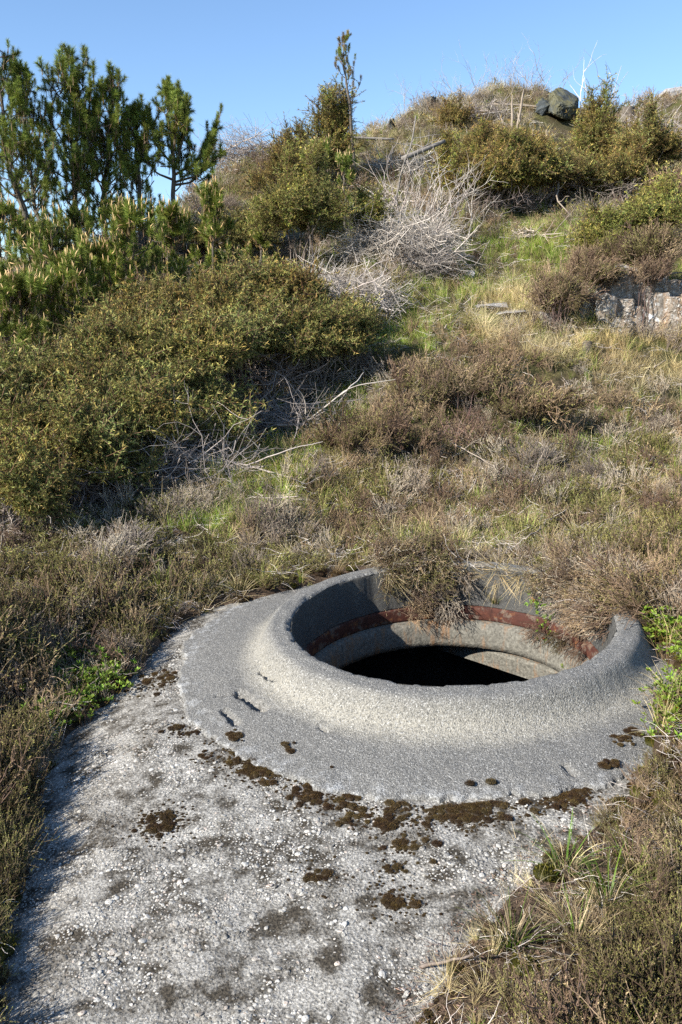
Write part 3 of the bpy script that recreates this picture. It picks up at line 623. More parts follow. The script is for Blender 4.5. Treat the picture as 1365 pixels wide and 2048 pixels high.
# ------------------------------------------------------------------ bushes, trees and dead wood: builders
BUSHES = []
def twig_mass(mb, base, cen, dims, n, colr, r0=.005, L=(.25,.7), flat=.5, bias=c(0,0,0), sub=3):
    for k in range(n):
        u = norm(rng.normal(size=3))*rng.random()**.4; p = cen+u*dims
        d = norm(rng.normal(size=3)*c(1,1,flat)+bias); l = rng.uniform(*L); v = .55+.8*rng.random()
        pts = wander(p-d*l*.5, d, l, 6, .55); tube(mb, pts, np.linspace(r0, r0*.35, 7), 3, colr*v, False)
        for q in range(sub):
            j = rng.integers(1, 6); tube(mb, wander(pts[j], norm(d+rng.normal(size=3)*.7), l*(.25+.3*rng.random()), 4, .5), np.linspace(r0*.5, r0*.25, 5), 3, colr*v*1.05, False)
def bush(name, cat, label, px, py, Y, rx, rz, ry=None, n=1300, protos=None, stems=9, size=1.0, up=.35, under=.5, group=None, spikes=0, twigs=0, bark=None, lobes=15, srad=.016, spz=.55):
    protos = protos or P_JU; ry = ry or rx*.85; cen = at(px, py, Y); base = c(cen[0], cen[1], gz(cen[0], cen[1]))
    t = thing(name, base, label, cat, group); dims = c(rx, ry, rz); BUSHES.append((cen[0], cen[1], rx, ry))
    Lc = []; Lr = []
    for k in range(lobes):
        u = norm(rng.normal(size=3)); u[2] = abs(u[2])*1.2-.5; q = .62*rng.random()**.4
        Lc.append(cen+u*dims*q*1.15); Lr.append(dims*c(1,1,.8)*(.24+.24*rng.random()))
    for k in range(spikes):
        a = rng.random()*6.283; q = .55*math.sqrt(rng.random()); Lc.append(cen+c(math.cos(a)*rx*q, math.sin(a)*ry*q, rz*(spz+.25*rng.random()) if spz > .3 else rz*(spz+1.5*(.75-q)*rng.random()))); Lr.append(c(rx*.13, rx*.13, rz*(.5+.6*rng.random())))
    Lc = np.array(Lc); Lr = np.array(Lr); wgt = (Lr[:,0]*Lr[:,2])**.8; pick = rng.choice(len(Lc), n, p=wgt/wgt.sum())
    U = norm(rng.normal(size=(n,3))); rad = .72+.32*rng.random((n,1)); P = Lc[pick]+U*Lr[pick]*rad
    low = (U[:,2] < -.25) & (rng.random(n) > under)
    inside = np.zeros(n, bool)
    for a, b in zip(Lc, Lr): inside |= ((((P-a)/b)**2).sum(1) < .45)
    g = ground_z(P[:,0], P[:,1])
    hole = fbm(P[:,0]*3.2+P[:,2]*2.1, P[:,1]*3.2-P[:,2]*2.6, 77, 2) < .40
    keep = ~(hole & (rng.random(n) < .85)) & ~low & ~(inside & (rng.random(n) > .25)) & (P[:,2] > g+.04)
    P = P[keep]; U = U[keep]; m = len(P)
    out = norm((P-(cen-c(0,0,rz*.6)))/dims); D = norm(U*.5+out*.6+c(.12,0,up)+rng.normal(size=(m,3))*.42)
    S = size*1.15*(.6+.8*rng.random(m)); lg = rng.random(m) < .16; S = np.where(lg, S*1.75, S); P = np.where(lg[:,None], P+D*.07*size, P); scatter('crown', P-D*(.07*S)[:,None], euler_of(D), S, protos, t)['kind'] = 'stuff'
    for k in range(stems):
        i = rng.integers(0, len(Lc)); end = Lc[i]+norm(rng.normal(size=3))*Lr[i]*.5; st = base+c(rng.normal()*rx*.14, rng.normal()*ry*.14, -.05)
        mid = (st*.55+end*.45)+c(rng.normal()*.06, rng.normal()*.06, -.06*rz); w = np.linspace(0, 1, 8)[:,None]
        pts = (1-w)**2*st+2*w*(1-w)*mid+w*w*end+rng.normal(size=(8,3))*.012; mb = MB(); tube(mb, pts, np.linspace(srad, srad*.3, 8), 5, c(.3,.3,.3)); mb.build('stem', bark or M_JBARK, t)
    if twigs:
        mb = MB(); twig_mass(mb, base, c(cen[0], cen[1], (cen[2]+base[2])/2-.05), c(rx*.85, ry*.85, max(.1, (cen[2]-base[2])*.5)), twigs, c(.25,.205,.175), .0045, (.2,.6)); o = mb.build('dead_twigs', M_TWIG, t); o['kind'] = 'stuff'
    return t
def pine(name, label, trunk, Y, width, n_br=34, t0=.25, tuft=1.0, protos=None, cand=False, rad=.045, upsweep=.9, dens=1.0, group=None, prof=None, dry=0.0, sub=4, down=0.0, limbs=()):
    """trunk: pixel points bottom to top, all about Y metres away"""
    tp = [at(a, b, Y+rng.normal()*.12) for a, b in trunk]; tp[0][1] = Y; g0 = gz(tp[0][0], tp[0][1]); tp[0][2] = min(tp[0][2], g0)-.05 if abs(tp[0][2]-g0) < .6 else g0-.05
    tp = np.array(tp); s = np.linspace(0, len(tp)-1, 14); i = np.minimum(s.astype(int), len(tp)-2); f = (s-i)[:,None]; pts = tp[i]*(1-f)+tp[i+1]*f
    pts[1:-1] = (pts[:-2]+pts[1:-1]*2+pts[2:])/4; pts[2:] += rng.normal(size=(12,3))*.015
    base = c(pts[0][0], pts[0][1], pts[0][2]+.05); t = thing(name, base, label, 'tree' if width > .5 else 'sapling', group); mb = MB(); tube(mb, pts, np.linspace(rad, rad*.22, 14), 7, c(.3,.3,.3))
    H = np.linalg.norm(pts[-1]-pts[0]); TP = []; TD = []
    def tufts(bp, k0, step):
        ln = np.linalg.norm(np.diff(bp, axis=0), axis=1).sum(); m = max(1, int(ln*(1-k0)/step*dens))
        for q in range(m):
            u = k0+(1-k0)*(q+rng.random()*.6)/m; u = min(u, .999)*(len(bp)-1); j = int(u); d = norm(bp[j+1]-bp[j]); TP.append(bp[j]+(bp[j+1]-bp[j])*(u-j)); TD.append(norm(d*.9+rng.normal(size=3)*.38+c(0,0,.35)))
        TP.append(bp[-1]); TD.append(norm(bp[-1]-bp[-2]+c(0,0,.5)))
    for k in range(n_br):
        u = t0+(1-t0)*((k+rng.random())/n_br); a = k*2.4+rng.normal()*.5; j = min(int(u*13), 12); p = pts[j]+(pts[j+1]-pts[j])*(u*13-j)
        pw = prof(u) if prof else math.sin(min(1, (u-t0)/(1-t0)*.85+.18)*math.pi)**.6
        L = width*pw*(.6+.6*rng.random()); L = max(L, .12)
        d = norm(c(math.cos(a), math.sin(a), .35-down)); bp = wander(p, d, L, 6, .3, upsweep); tube(mb, bp, np.linspace(rad*.34*(1-u*.5), .004, 7), 4, c(.3,.3,.3), False)
        tufts(bp, .5, .12)
        for q in range(sub):
            jj = rng.integers(2, 6); sp2 = wander(bp[jj], norm(bp[jj]-bp[jj-1]+rng.normal(size=3)*.6+c(0,0,.3)), L*(.25+.3*rng.random()), 4, .3, .5); tube(mb, sp2, np.linspace(.006, .003, 5), 3, c(.3,.3,.3), False); tufts(sp2, .55, .12)
    for lm in limbs:
        q = np.array([at(a, b, Y+dy) for a, b, dy in lm]); w = np.linspace(0, len(q)-1, 9); i2 = np.minimum(w.astype(int), len(q)-2); f2 = (w-i2)[:,None]; q = q[i2]*(1-f2)+q[i2+1]*f2; q[1:-1] = (q[:-2]+2*q[1:-1]+q[2:])/4
        tube(mb, q, np.linspace(rad*.5, .006, 9), 5, c(.3,.3,.3), False); tufts(q, .45, .045); tufts(q, .6, .06)
        for z_ in range(5):
            jj = rng.integers(4, 9); sp2 = wander(q[jj], norm(q[jj]-q[jj-1]+rng.normal(size=3)*.8), .22, 4, .3, .4); tube(mb, sp2, np.linspace(.006, .003, 5), 3, c(.3,.3,.3), False); tufts(sp2, .3, .07)
    tufts(pts[-4:], .3, .10); mb.build('trunk', M_BARK, t)
    TP = np.array(TP); TD = np.array(TD); pr = protos or (P_PC if cand else P_PT); m = len(TP)
    if cand:
        up = TD[:,2] > .75; idx = np.where(up & (rng.random(m) < .28), rng.integers(0, 4, m)+4, rng.integers(0, 4, m)); scatter('crown', TP, euler_of(TD), tuft*(.75+.5*rng.random(m)), P_PT+P_PC, t, idx)['kind'] = 'stuff'
    else: scatter('crown', TP, euler_of(TD), tuft*(.75+.5*rng.random(m)), pr, t)['kind'] = 'stuff'
    return t
def branching(mb, p, d, L, r, depth, colr, wob=.35, up=.2, spread=.55, kids=3, sides=4):
    pts = wander(p, d, L, 7, wob, up); tube(mb, pts, np.linspace(r, r*.35, 8), sides, colr*(.8+.4*rng.random()), False)
    if depth:
        for k in range(kids):
            j = rng.integers(2, 8); dd = norm(pts[min(j,7)]-pts[min(j,7)-1]); branching(mb, pts[j], norm(dd+rng.normal(size=3)*spread), L*(.35+.3*rng.random()), r*.55, depth-1, colr, wob, up, spread, kids, 3)
def bare_shrub(label, px, py, Y, n, L, r, colr, spread=.5, lean=c(0,0,0), depth=2, kids=3, group=None, width=.15, cat='shrub', name='bare_shrub', mat=None):
    b = at(px, py, Y); b[2] = gz(b[0], b[1]); t = thing(name, b, label, cat, group)
    for k in range(n):
        mb = MB(); a = rng.random()*6.283; d = norm(c(math.cos(a)*spread, math.sin(a)*spread, 1)+lean+rng.normal(size=3)*.1)
        branching(mb, b+c(rng.normal()*width, rng.normal()*width, -.04), d, L*(.6+.5*rng.random()), r*(.7+.5*rng.random()), depth, colr, kids=kids); mb.build('stem', mat or M_TWIG, t)
    return t
def brush_pile(label, px, py, Y, rx, ry, rz, n, colr, group=None, L=(.35,1.0), logs=5, bias=c(.3,0,0), r0=.0055, sub=3):
    p = at(px, py, Y); b = c(p[0], p[1], gz(p[0], p[1])); t = thing('brush_pile', b, label, 'brush pile', group)
    mb = MB(); cen = b+c(0,0,rz*.45)
    twig_mass(mb, b, cen, c(rx, ry, rz*.75), n, colr, r0, L, .45, bias, sub); o = mb.build('twigs', M_TWIG, t); o['kind'] = 'stuff'
    for k in range(logs):
        mb = MB(); u = c(rng.uniform(-.6,.6)*rx, rng.uniform(-.6,.6)*ry, rng.uniform(.1,.8)*rz); a = rng.normal()*.7; d = c(math.cos(a), math.sin(a), rng.normal()*.25)
        branching(mb, b+u-norm(d)*.4, d, .8+.5*rng.random(), .016, 1, colr*1.25, .25, 0, .6, 3, 5); mb.build('branch', M_TWIG, t)
    return t
def stick(label, p0, p1, r=.012, mat=None, name='dead_branch', cat='branch', group=None, kids=2, lift=.06, wob=.12):
    """lies between two ground pixels (px, py[, height above the ground])"""
    A = hit(*p0[:2]); B = hit(*p1[:2])
    if B[1]-A[1] > 1.2: B = at(p1[0], p1[1], A[1]+.25); B[2] = min(B[2], A[2]+.22)
    A = A+c(0,0,lift+(p0[2] if len(p0) > 2 else 0)); B = B+c(0,0,lift+(p1[2] if len(p1) > 2 else 0))
    L = np.linalg.norm(B-A); w = np.linspace(0, 1, 9)[:,None]; pts = A*(1-w)+B*w; pts[1:-1] += np.cumsum(rng.normal(size=(7,3)), 0)*L*wob*.12
    mb = MB(); tube(mb, pts, np.linspace(r, r*.5, 9), 6, c(.4,.34,.28), True, 0, .3)
    for k in range(kids):
        j = rng.integers(2, 7); tube(mb, wander(pts[j], norm(norm(B-A)+rng.normal(size=3)*.7+c(0,0,.2)), L*(.15+.25*rng.random()), 5, .4), np.linspace(r*.5, r*.2, 6), 4, c(.4,.34,.28), False)
    o = mb.build(name, mat or M_PALEWOOD); return tag(o, label, cat, group)
def hull(pts, sub=2, jit=.02, seed=0, mats=None, name='stone', bev=0.0):
    bm = bmesh.new()
    for p in pts: bm.verts.new(p)
    r = bmesh.ops.convex_hull(bm, input=bm.verts)
    bmesh.ops.delete(bm, geom=[v for v in bm.verts if not v.link_faces], context='VERTS')
    if bev: bmesh.ops.bevel(bm, geom=list(bm.edges), offset=bev, segments=1, affect='EDGES')
    bmesh.ops.triangulate(bm, faces=bm.faces[:])
    bmesh.ops.subdivide_edges(bm, edges=bm.edges[:], cuts=sub, use_grid_fill=True)
    rr = np.random.default_rng(seed)
    for v in bm.verts: v.co += Vector(rr.normal(size=3)*jit)
    me = bpy.data.meshes.new(name); bm.to_mesh(me); bm.free(); me.materials.append(mats); return me
def stone(label, px, py, w, d, h, seed, mat=None, name='stone', cat='stone', group=None, Y=None, sink=.3, rot=0.0, tiltv=0.0):
    p = hit(px, py) if Y is None else at(px, py, Y); r = np.random.default_rng(seed); U = norm(r.normal(size=(16,3)))*c(w/2, d/2, h/2)*(.85+.3*r.random((16,1)))
    o = bpy.data.objects.new(name, hull(U.tolist(), 2, min(w, h)*.012, seed, mat or M_STONE, name)); COL.objects.link(o); o.location = (p[0], p[1], gz(p[0], p[1])+h*(.5-sink)); o.rotation_euler = (tiltv, 0, rot); return tag(o, label, cat, group)
#SPLIT

# ------------------------------------------------------------------ junipers
J = 'juniper_bush'
def jun(label, *a, **k): return bush(J, 'bush', label, *a, group='juniper bushes', **k)
jun('low dark green juniper at the frame edge beside the left heather', 15, 950, 5.9, .55, .34, n=1100, twigs=40)
jun('sprawling juniper with orange tips lying above the left heather bank', 130, 880, 6.5, .62, .36, n=1300, twigs=60)
jun('juniper with bare twiggy underside next to the grassy hollow', 260, 830, 7.2, .62, .38, n=1300, twigs=120)
jun('dense juniper below the candle-tipped pine shrubs', 95, 800, 7.5, .75, .45, n=1600)
jun('broad juniper sunlit from the left with an orange crest', 250, 720, 8.3, .80, .48, n=1700)
jun('wide juniper in the middle of the sprawling juniper thicket', 400, 715, 8.5, .78, .42, n=1700, twigs=80)
jun('overhanging juniper casting deep shade on the grassy hollow', 520, 675, 9.2, .75, .38, n=1600, twigs=120)
jun('juniper spray reaching right over dark shade beside the heather', 640, 675, 9.5, .50, .27, n=800, twigs=90)
jun('shaded juniper filling the gap between the heather bank and the sprawling juniper', 60, 985, 5.95, .5, .22, n=700, twigs=40)
jun('juniper sloping down to the bare twigs above the hollow', 330, 790, 7.9, .62, .36, n=1200, twigs=60)
jun('juniper shoulder beside the candle-tipped shrubs at the frame edge', 20, 860, 6.9, .6, .4, n=1200)
jun('green juniper in the heart of the thicket', 180, 780, 7.7, .7, .42, n=1400)
jun('juniper joining the thicket to the overhanging juniper', 470, 640, 9.6, .7, .36, n=1300)
jun('low juniper skirt in shade along the twig heap', 190, 930, 6.6, .5, .24, n=800, twigs=60)
jun('orange-tinted juniper between the crest and the overhang', 600, 630, 10.1, .5, .28, n=800, protos=P_JU+P_JB)
jun('juniper rising behind the broad orange-crested juniper', 300, 660, 9.3, .7, .4, n=1300, protos=P_JU+P_JB)
jun('small juniper at the thicket tip beside the grassy slope', 705, 665, 9.7, .28, .22, n=380, twigs=40)
jun('rust-tipped juniper on the thicket crest below the pines', 370, 610, 9.8, .80, .42, n=1500, protos=P_JU+P_JB)
jun('juniper crest next to the grey brush heap', 520, 590, 10.4, .78, .42, n=1500, protos=P_JU+P_JB)
jun('tiny juniper sprig among pale sticks in the grassy hollow', 435, 868, 7.3, .22, .13, n=150, stems=4, lobes=5, srad=.008)
jun('round yellow-green juniper with a dark shaded right side', 605, 430, 13, .8, .6, n=2100, protos=P_JY+P_JU, spikes=6, lobes=24)
jun('small yellow-green juniper left of the bare grey shrub', 738, 440, 13.2, .26, .30, n=380, protos=P_JY, spikes=3)
jun('upright brownish juniper under the lone spindly pine', 664, 252, 18.2, .78, .74, n=1300, lobes=2, spz=-.5, protos=P_JB+P_JY, spikes=40, up=.9, size=1.2)
jun('brown-green juniper leaning against the upright juniper', 595, 315, 17.5, .5, .35, n=700, protos=P_JB+P_JU, spikes=10, size=1.2)
jun('olive juniper halfway up the hill beside the grey log', 930, 350, 17.5, .8, .45, n=1100, protos=P_JB+P_JY, size=1.3, spikes=4)
jun('large olive juniper with tangled bare stems at its foot', 1010, 365, 16.6, 1.15, .55, n=2000, protos=P_JB+P_JY, size=1.3, stems=14, twigs=150, spikes=4)
jun('tall juniper standing just right of the dark boulder', 1195, 290, 18.3, .62, .62, n=1300, protos=P_JB+P_JY, size=1.3, spikes=7, up=.5, lobes=22)
jun('olive juniper below the tall juniper by the boulder', 1110, 345, 17.2, 1.0, .5, n=1500, protos=P_JB+P_JU, size=1.3, stems=12, twigs=110)
jun('dark green juniper near the frame edge high on the slope', 1300, 310, 17.2, .85, .45, n=1300, protos=P_JU+P_JB, size=1.3, spikes=3)
jun('bright green juniper growing above the rock face', 1285, 445, 13.2, .85, .36, n=1700, protos=P_JY, size=1.1, spikes=3)
jun('low yellowish juniper between the grassy slope and the rock face', 1205, 490, 13.0, .42, .26, n=600, protos=P_JY)
jun('olive juniper joining the tall juniper to the frame edge bushes', 1245, 350, 16.8, .7, .36, n=900, protos=P_JB+P_JU, size=1.3, twigs=60)
jun('reddish olive juniper below the bleached log on the bank', 1050, 310, 18.2, .7, .35, n=800, protos=P_JB, size=1.3)
jun('small dark juniper half buried in the grey brush heap', 620, 600, 10.6, .16, .16, n=180, stems=4, lobes=5)
jun('little juniper at the foot of the slope in front of the brush', 700, 635, 10.6, .35, .16, n=330, stems=4, lobes=5)
jun('juniper mound in shade behind the tangled dead pine boughs', 470, 470, 14.2, .8, .42, n=1000, protos=P_JU, twigs=60)
jun('brownish juniper left of the grey brush on the crest', 560, 360, 16.5, .45, .35, n=600, protos=P_JB, size=1.2, spikes=3)
jun('sparse olive juniper on the slope below the boulder', 960, 290, 19.5, .45, .30, n=450, protos=P_JB, size=1.3)
jun('low olive juniper left of the boulder on the bank', 905, 240, 21, .4, .28, n=350, protos=P_JB, size=1.4)

# ------------------------------------------------------------------ heather bushes large enough to stand out
def heath(label, *a, **k): return bush('heather_bush', 'bush', label, *a, group='heather bushes', **k)
P_SB = []; P_SG = []
for k in range(3):
    for pal, L_ in ((HEATH['brown'], P_SB), (HEATH['green'], P_SG)): L_.append(heather_clump(200+k+10*len(L_), pal, 9, .17, .45, .015))
M_HSTEM = bark_mat('heather_stem', (.10,.06,.05), (.27,.19,.165), 30)
heath('russet heather bush bowed over the grass left of the rock face', 1120, 585, 10.9, .36, .30, n=300, protos=P_SB+P_SG, stems=18, srad=.006, bark=M_HSTEM, up=.7)
heath('brown heather bush draped over the top of the rock face', 1300, 505, 11.6, .62, .26, n=430, protos=P_SB+P_SG, stems=14, srad=.006, bark=M_HSTEM, up=.7)
heath('small russet heather tuft hanging over the corner of the rock face', 1200, 548, 11.05, .24, .14, n=150, protos=P_SB+P_SG, stems=8, srad=.005, bark=M_HSTEM, up=.5)
heath('brown heather tuft hanging down the middle of the rock face', 1295, 545, 11.0, .26, .14, n=160, protos=P_SB, stems=8, srad=.005, bark=M_HSTEM, up=.4)
heath('brown heather bush left of the bright juniper', 1175, 530, 11.9, .38, .24, n=230, protos=P_SB, stems=12, srad=.006, bark=M_HSTEM, up=.7)
heath('tall russet heather bush with bare red stems mid-slope', 905, 768, 8.9, .65, .17, n=300, protos=P_SB+P_SG, stems=24, srad=.006, bark=M_HSTEM, up=.8)
heath('dark heather bush throwing shade right of the red-stemmed heather', 1040, 808, 8.6, .55, .12, n=200, protos=P_SG+P_SB, stems=12, srad=.006, bark=M_HSTEM, up=.7)
heath('brown heather bush at the thicket end of the bank', 740, 868, 7.8, .65, .12, n=240, protos=P_SB+P_SG, stems=12, srad=.006, bark=M_HSTEM, up=.7)
heath('pinkish brown heather bush at the frame edge above the straw grass', 1350, 400, 15, .5, .3, n=350, protos=P_SB, stems=10, srad=.008, bark=M_HSTEM, up=.7, size=1.3)

# ------------------------------------------------------------------ pines
def cone(u): return (1-u)**.75+.12
pine('pine_tree', 'tall pine cut by the frame edge with long bare limbs', [(95,560),(40,400),(10,300),(-8,120)], 12.6, 1.05, 26, .22, 1.25, rad=.06, group='tall pines', upsweep=1.3, prof=lambda u: .75 if u < .7 else .45)
pine('pine_tree', 'thin sparse pine with small tufts at the frame edge', [(120,560),(75,430),(55,300),(30,140)], 13.2, .7, 34, .3, 1.1, rad=.04, group='tall pines', upsweep=1.6, dens=.6)
pine('pine_tree', 'tallest dense pine with a rounded top', [(168,500),(150,400),(146,300),(145,145)], 13.6, .9, 36, .2, 1.4, rad=.055, group='tall pines', upsweep=1.5, prof=lambda u: .95 if u < .6 else 1.25-u*.85)
pine('pine_tree', 'dense pine with two spindly leaders on top', [(225,500),(205,400),(215,300),(226,185)], 13.9, .72, 30, .2, 1.35, rad=.05, group='tall pines', upsweep=1.5, prof=lambda u: .95 if u < .6 else 1.3-u*.95)
pine('pine_tree', 'young pine with upturned boughs standing against the sky', [(350,430),(347,330),(340,250),(335,185)], 14.2, .55, 14, .22, 1.35, rad=.045, group='tall pines', upsweep=1.0, prof=lambda u: (1-u)*1.1+.2, limbs=[[(348,345,0),(366,280,-.1),(374,205,-.1)],[(349,350,0),(395,325,.1),(434,250,.1)],[(349,365,0),(400,350,-.1),(428,285,-.2)],[(346,330,0),(312,290,.2),(300,240,.2)],[(346,320,0),(350,280,-.3),(352,235,-.4)],[(348,360,0),(310,345,-.2),(285,300,-.2)],[(350,370,0),(385,365,.2),(412,330,.2)]])
pine('pine_tree', 'bushy pine filling the gap left of the upturned young pine', [(285,470),(280,380),(275,300),(272,235)], 14, .7, 22, .15, 1.35, rad=.045, group='tall pines', upsweep=1.3, prof=cone)
pine('pine_tree', 'lone spindly brown-tufted pine rising from the upright juniper', [(712,300),(700,210),(690,140),(687,80)], 18, .62, 11, .35, 1.0, protos=P_PD+P_PT[:1], rad=.035, group='tall pines', upsweep=1.5, dens=.35, prof=lambda u: (1-u)*1.2+.12, sub=2)
for lb, tr, Yp, w, nb in [
    ('pine shrub with many pale candles at the frame edge', [(40,760),(40,670),(42,585)], 9.4, .75, 26),
    ('candle-tipped pine shrub just above the orange juniper crest', [(150,720),(150,640),(152,545)], 9.9, .8, 28),
    ('candle-tipped pine shrub with a straight pale leader', [(262,640),(266,540),(270,440)], 10.6, .75, 26),
    ('candle-tipped pine shrub under the dense tall pines', [(110,640),(108,560),(104,480)], 11, .8, 26),
    ('dark green pine shrub beside the rusty juniper crest', [(355,580),(352,510),(345,440)], 11.2, .65, 22),
    ('slim pine shrub with upright tufts before the dead boughs', [(425,560),(424,480),(422,395)], 12, .42, 18),
    ('pine shrub between two candle-tipped shrubs', [(200,660),(198,590),(196,520)], 10.6, .7, 22),
    ('low pine shrub at the frame edge above dark junipers', [(-10,720),(-10,640),(-12,560)], 9.6, .7, 20),
    ('small pine shrub with yellow-green tufts on the dead boughs', [(520,500),(524,450),(530,420)], 13.4, .35, 10),
    ('small pine shrub left of the bare grey shrub on the hill', [(640,370),(636,330),(632,305)], 16, .4, 10),
    ('dark pine shrub at the foot of the tallest dense pine', [(150,530),(150,490),(148,445)], 13, .65, 16),
    ('dark pine shrub at the foot of the thin sparse pine', [(60,560),(62,510),(60,460)], 12.8, .65, 16),
    ('dark pine shrub below the bushy pine in the gap', [(235,520),(235,470),(232,425)], 13.2, .6, 16),
    ('pine shrub at the foot of the frame-edge pine', [(0,560),(0,490),(0,430)], 12.2, .7, 20),
    ('small green pine seedling above the yellow-green juniper', [(690,380),(690,350),(692,325)], 15.5, .35, 9)]:
    pine('pine_shrub', lb, tr, Yp, w*1.05, nb, .05, 1.2, cand=True, rad=.025, group='pine shrubs', upsweep=1.0, prof=cone, sub=3)

# ------------------------------------------------------------------ dead shrubs, brush piles, branches
GREY = c(.36,.315,.275); PINK = c(.32,.28,.245); DARKB = c(.16,.135,.115)
bare_shrub('bare grey leafless shrub with many upright stems on the hillside', 830, 460, 14.2, 26, 1.15, .013, GREY*1.15, .42, c(.1,0,0), 2, 4, width=.32)
bare_shrub('dark tangle of bare stems beside the grey leafless shrub', 890, 440, 14.8, 14, .7, .008, DARKB, .7, width=.22)
bare_shrub('pale thin shoots sticking up behind the boulder', 1195, 240, 23, 9, 1.3, .012, GREY*1.2, .35, width=.12, depth=1, kids=2)
bare_shrub('single white dead stem leaning behind the boulder', 1160, 215, 22.4, 1, 1.2, .016, c(.62,.58,.52), .05, c(-.25,0,0), 1, 2)
for i, (px, py, Y, L, n, lb) in enumerate([(840,225,22.6,.7,9,'twiggy leafless shrub at the left shoulder of the crest'),(900,195,23,.75,10,'pinkish leafless shrub on the skyline left of the summit'),(960,180,23.4,.9,10,'leafless shrub with tall wisps on the skyline'),
    (1020,172,23.8,.9,10,'leafless shrub on the very summit of the hill'),(1065,180,23.8,.8,8,'leafless shrub between the summit and the boulder'),(800,250,22.2,.6,8,'pale leafless shrub low on the left shoulder'),(1085,185,23.5,.6,5,'sparse leafless shrub touching the boulder')]):
    bare_shrub(lb, px, py, Y, n, L, .008, PINK*1.05, .8, width=.3, depth=2, kids=3, group='leafless shrubs on the crest')
bare_shrub('red-stemmed upright twigs inside the mid-slope heather', 900, 890, 7.9, 12, .42, .005, c(.22,.13,.10), .28, width=.1, depth=1)
bare_shrub('small grey dead heather at the shaded edge of the juniper', 230, 1055, 5.5, 14, .24, .003, c(.34,.29,.26), .6, width=.09, depth=2, group='dead heather plants')
bare_shrub('grey dead heather under the sticks by the grassy hollow', 275, 1045, 5.6, 9, .2, .003, c(.30,.26,.24), .9, width=.07, depth=2, group='dead heather plants')
bare_shrub('silvery dead heather sprig on the heather bank mid-slope', 905, 930, 7.0, 10, .24, .0035, c(.42,.37,.34), 1.0, c(.7,0,0), width=.06, depth=2, group='dead heather plants')
brush_pile('grey-brown heap of cut brush spilling beside the juniper crest', 675, 580, 11.5, .85, .6, .46, 850, PINK*1.1, group='brush piles')
brush_pile('heap of cut brush below the bare grey shrub', 800, 485, 13.2, .95, .6, .42, 750, PINK*1.12, group='brush piles')
brush_pile('tangle of dead branches at the right end of the brush heaps', 855, 500, 12.8, .35, .3, .28, 200, PINK*.8, group='brush piles')
brush_pile('cut brush with long branches poking left on the skyline', 500, 315, 20.3, .95, .5, .4, 260, PINK*1.05, group='brush piles', bias=c(-1.2,0,.12), L=(.6,1.6), r0=.008)
brush_pile('dark tangle of dead pine boughs below the skyline brush', 430, 440, 15.2, 1.3, .6, .55, 420, DARKB*1.3, group='brush piles', r0=.007)
brush_pile('dark tangle of dead boughs under the bushy pine', 290, 480, 14.4, 1.0, .5, .5, 300, DARKB*1.2, group='brush piles', r0=.007)
brush_pile('grey slash scattered below the far ridge at the frame edge', 1330, 260, 27, 2.2, 1.2, .35, 260, GREY, group='brush piles', L=(.6,2.0), r0=.014)
brush_pile('grey twigs lying on the upper slope left of the olive juniper', 800, 310, 19, 1.0, .6, .25, 200, GREY, group='brush piles', r0=.008)
brush_pile('small heap of grey bark and chips on the green slope', 1050, 462, 14.6, .22, .2, .1, 45, c(.33,.27,.23), group='brush piles', L=(.1,.3), logs=3, r0=.012)
brush_pile('thin twigs lying below the summit', 960, 235, 21.5, 1.0, .6, .25, 160, PINK, group='brush piles', r0=.008)
brush_pile('dry twigs in deep shade under the overhanging juniper', 560, 790, 8.5, .6, .35, .22, 170, GREY*.8, group='brush piles', logs=3)
brush_pile('pale dry twigs under the juniper edge by the grassy hollow', 380, 905, 7.0, .55, .35, .2, 170, GREY*.95, group='brush piles', logs=3)
for lb, a, b, r in [('pale peeled branch leaning up under the juniper', (300,940),(370,898,.12), .012), ('pale branch end pointing right in the grassy hollow', (422,928),(485,912,.05), .011), ('bent pale branch low by the dead heather', (262,990),(312,968,.03), .012),
    ('long thin branch lying in the hollow under the overhang', (545,845),(598,818,.03), .008), ('thin pale stick above the hollow under the juniper', (470,905),(560,875,.08), .007), ('short thick pale stick in the grassy hollow', (455,880),(475,865,.02), .014),
    ('thin grey stick crossing the shaded twigs', (330,880),(420,850,.1), .007), ('pale stick standing out of the shaded twigs', (360,845),(388,800,.1), .007), ('short pale stick end beside the dead heather', (395,1000),(430,985,.03), .008),
    ('pale forked branch lying on the green slope', (770,660),(840,615,.03), .014), ('short white stick on the green slope', (890,668),(935,640,.02), .012), ('white stick lying right of the tree stump', (1190,705),(1248,718,.02), .011),
    ('small white stick in the straw grass near the frame edge', (1308,745),(1330,735,.02), .012), ('arched grey heather branch on the bank', (905,925,.1),(1008,985,.02), .007), ('grey branch on the bank right of the arched one', (1055,1005,.02),(1125,930,.12), .006),
    ('long thin bleached stick on the bank near the frame edge', (1225,1040,.02),(1320,985,.08), .006), ('bleached twig hanging towards the pit on the bank', (1050,1110,.05),(1105,1060,.1), .005), ('thin brown fallen branch on the bank below the heather', (1190,985,.05),(1260,960,.06), .005),
    ('brown dry fir twig on the peat by the slab edge', (838,2000),(945,1957,.01), .006), ('curved brown twig on the slab at its corner', (1302,1452),(1306,1405,.02), .006), ('long white branch across the slope below the grey shrub', (985,440),(900,480,.1), .014),
    ('pale branch lying under the olive juniper', (1000,440),(1060,430,.05), .016), ('pale branch leaning under the tangled juniper stems', (1110,400,.5),(1148,445), .02)]:
    stick(lb, a, b, r, M_JBARK if 'brown' in lb else None, group='dead branches')
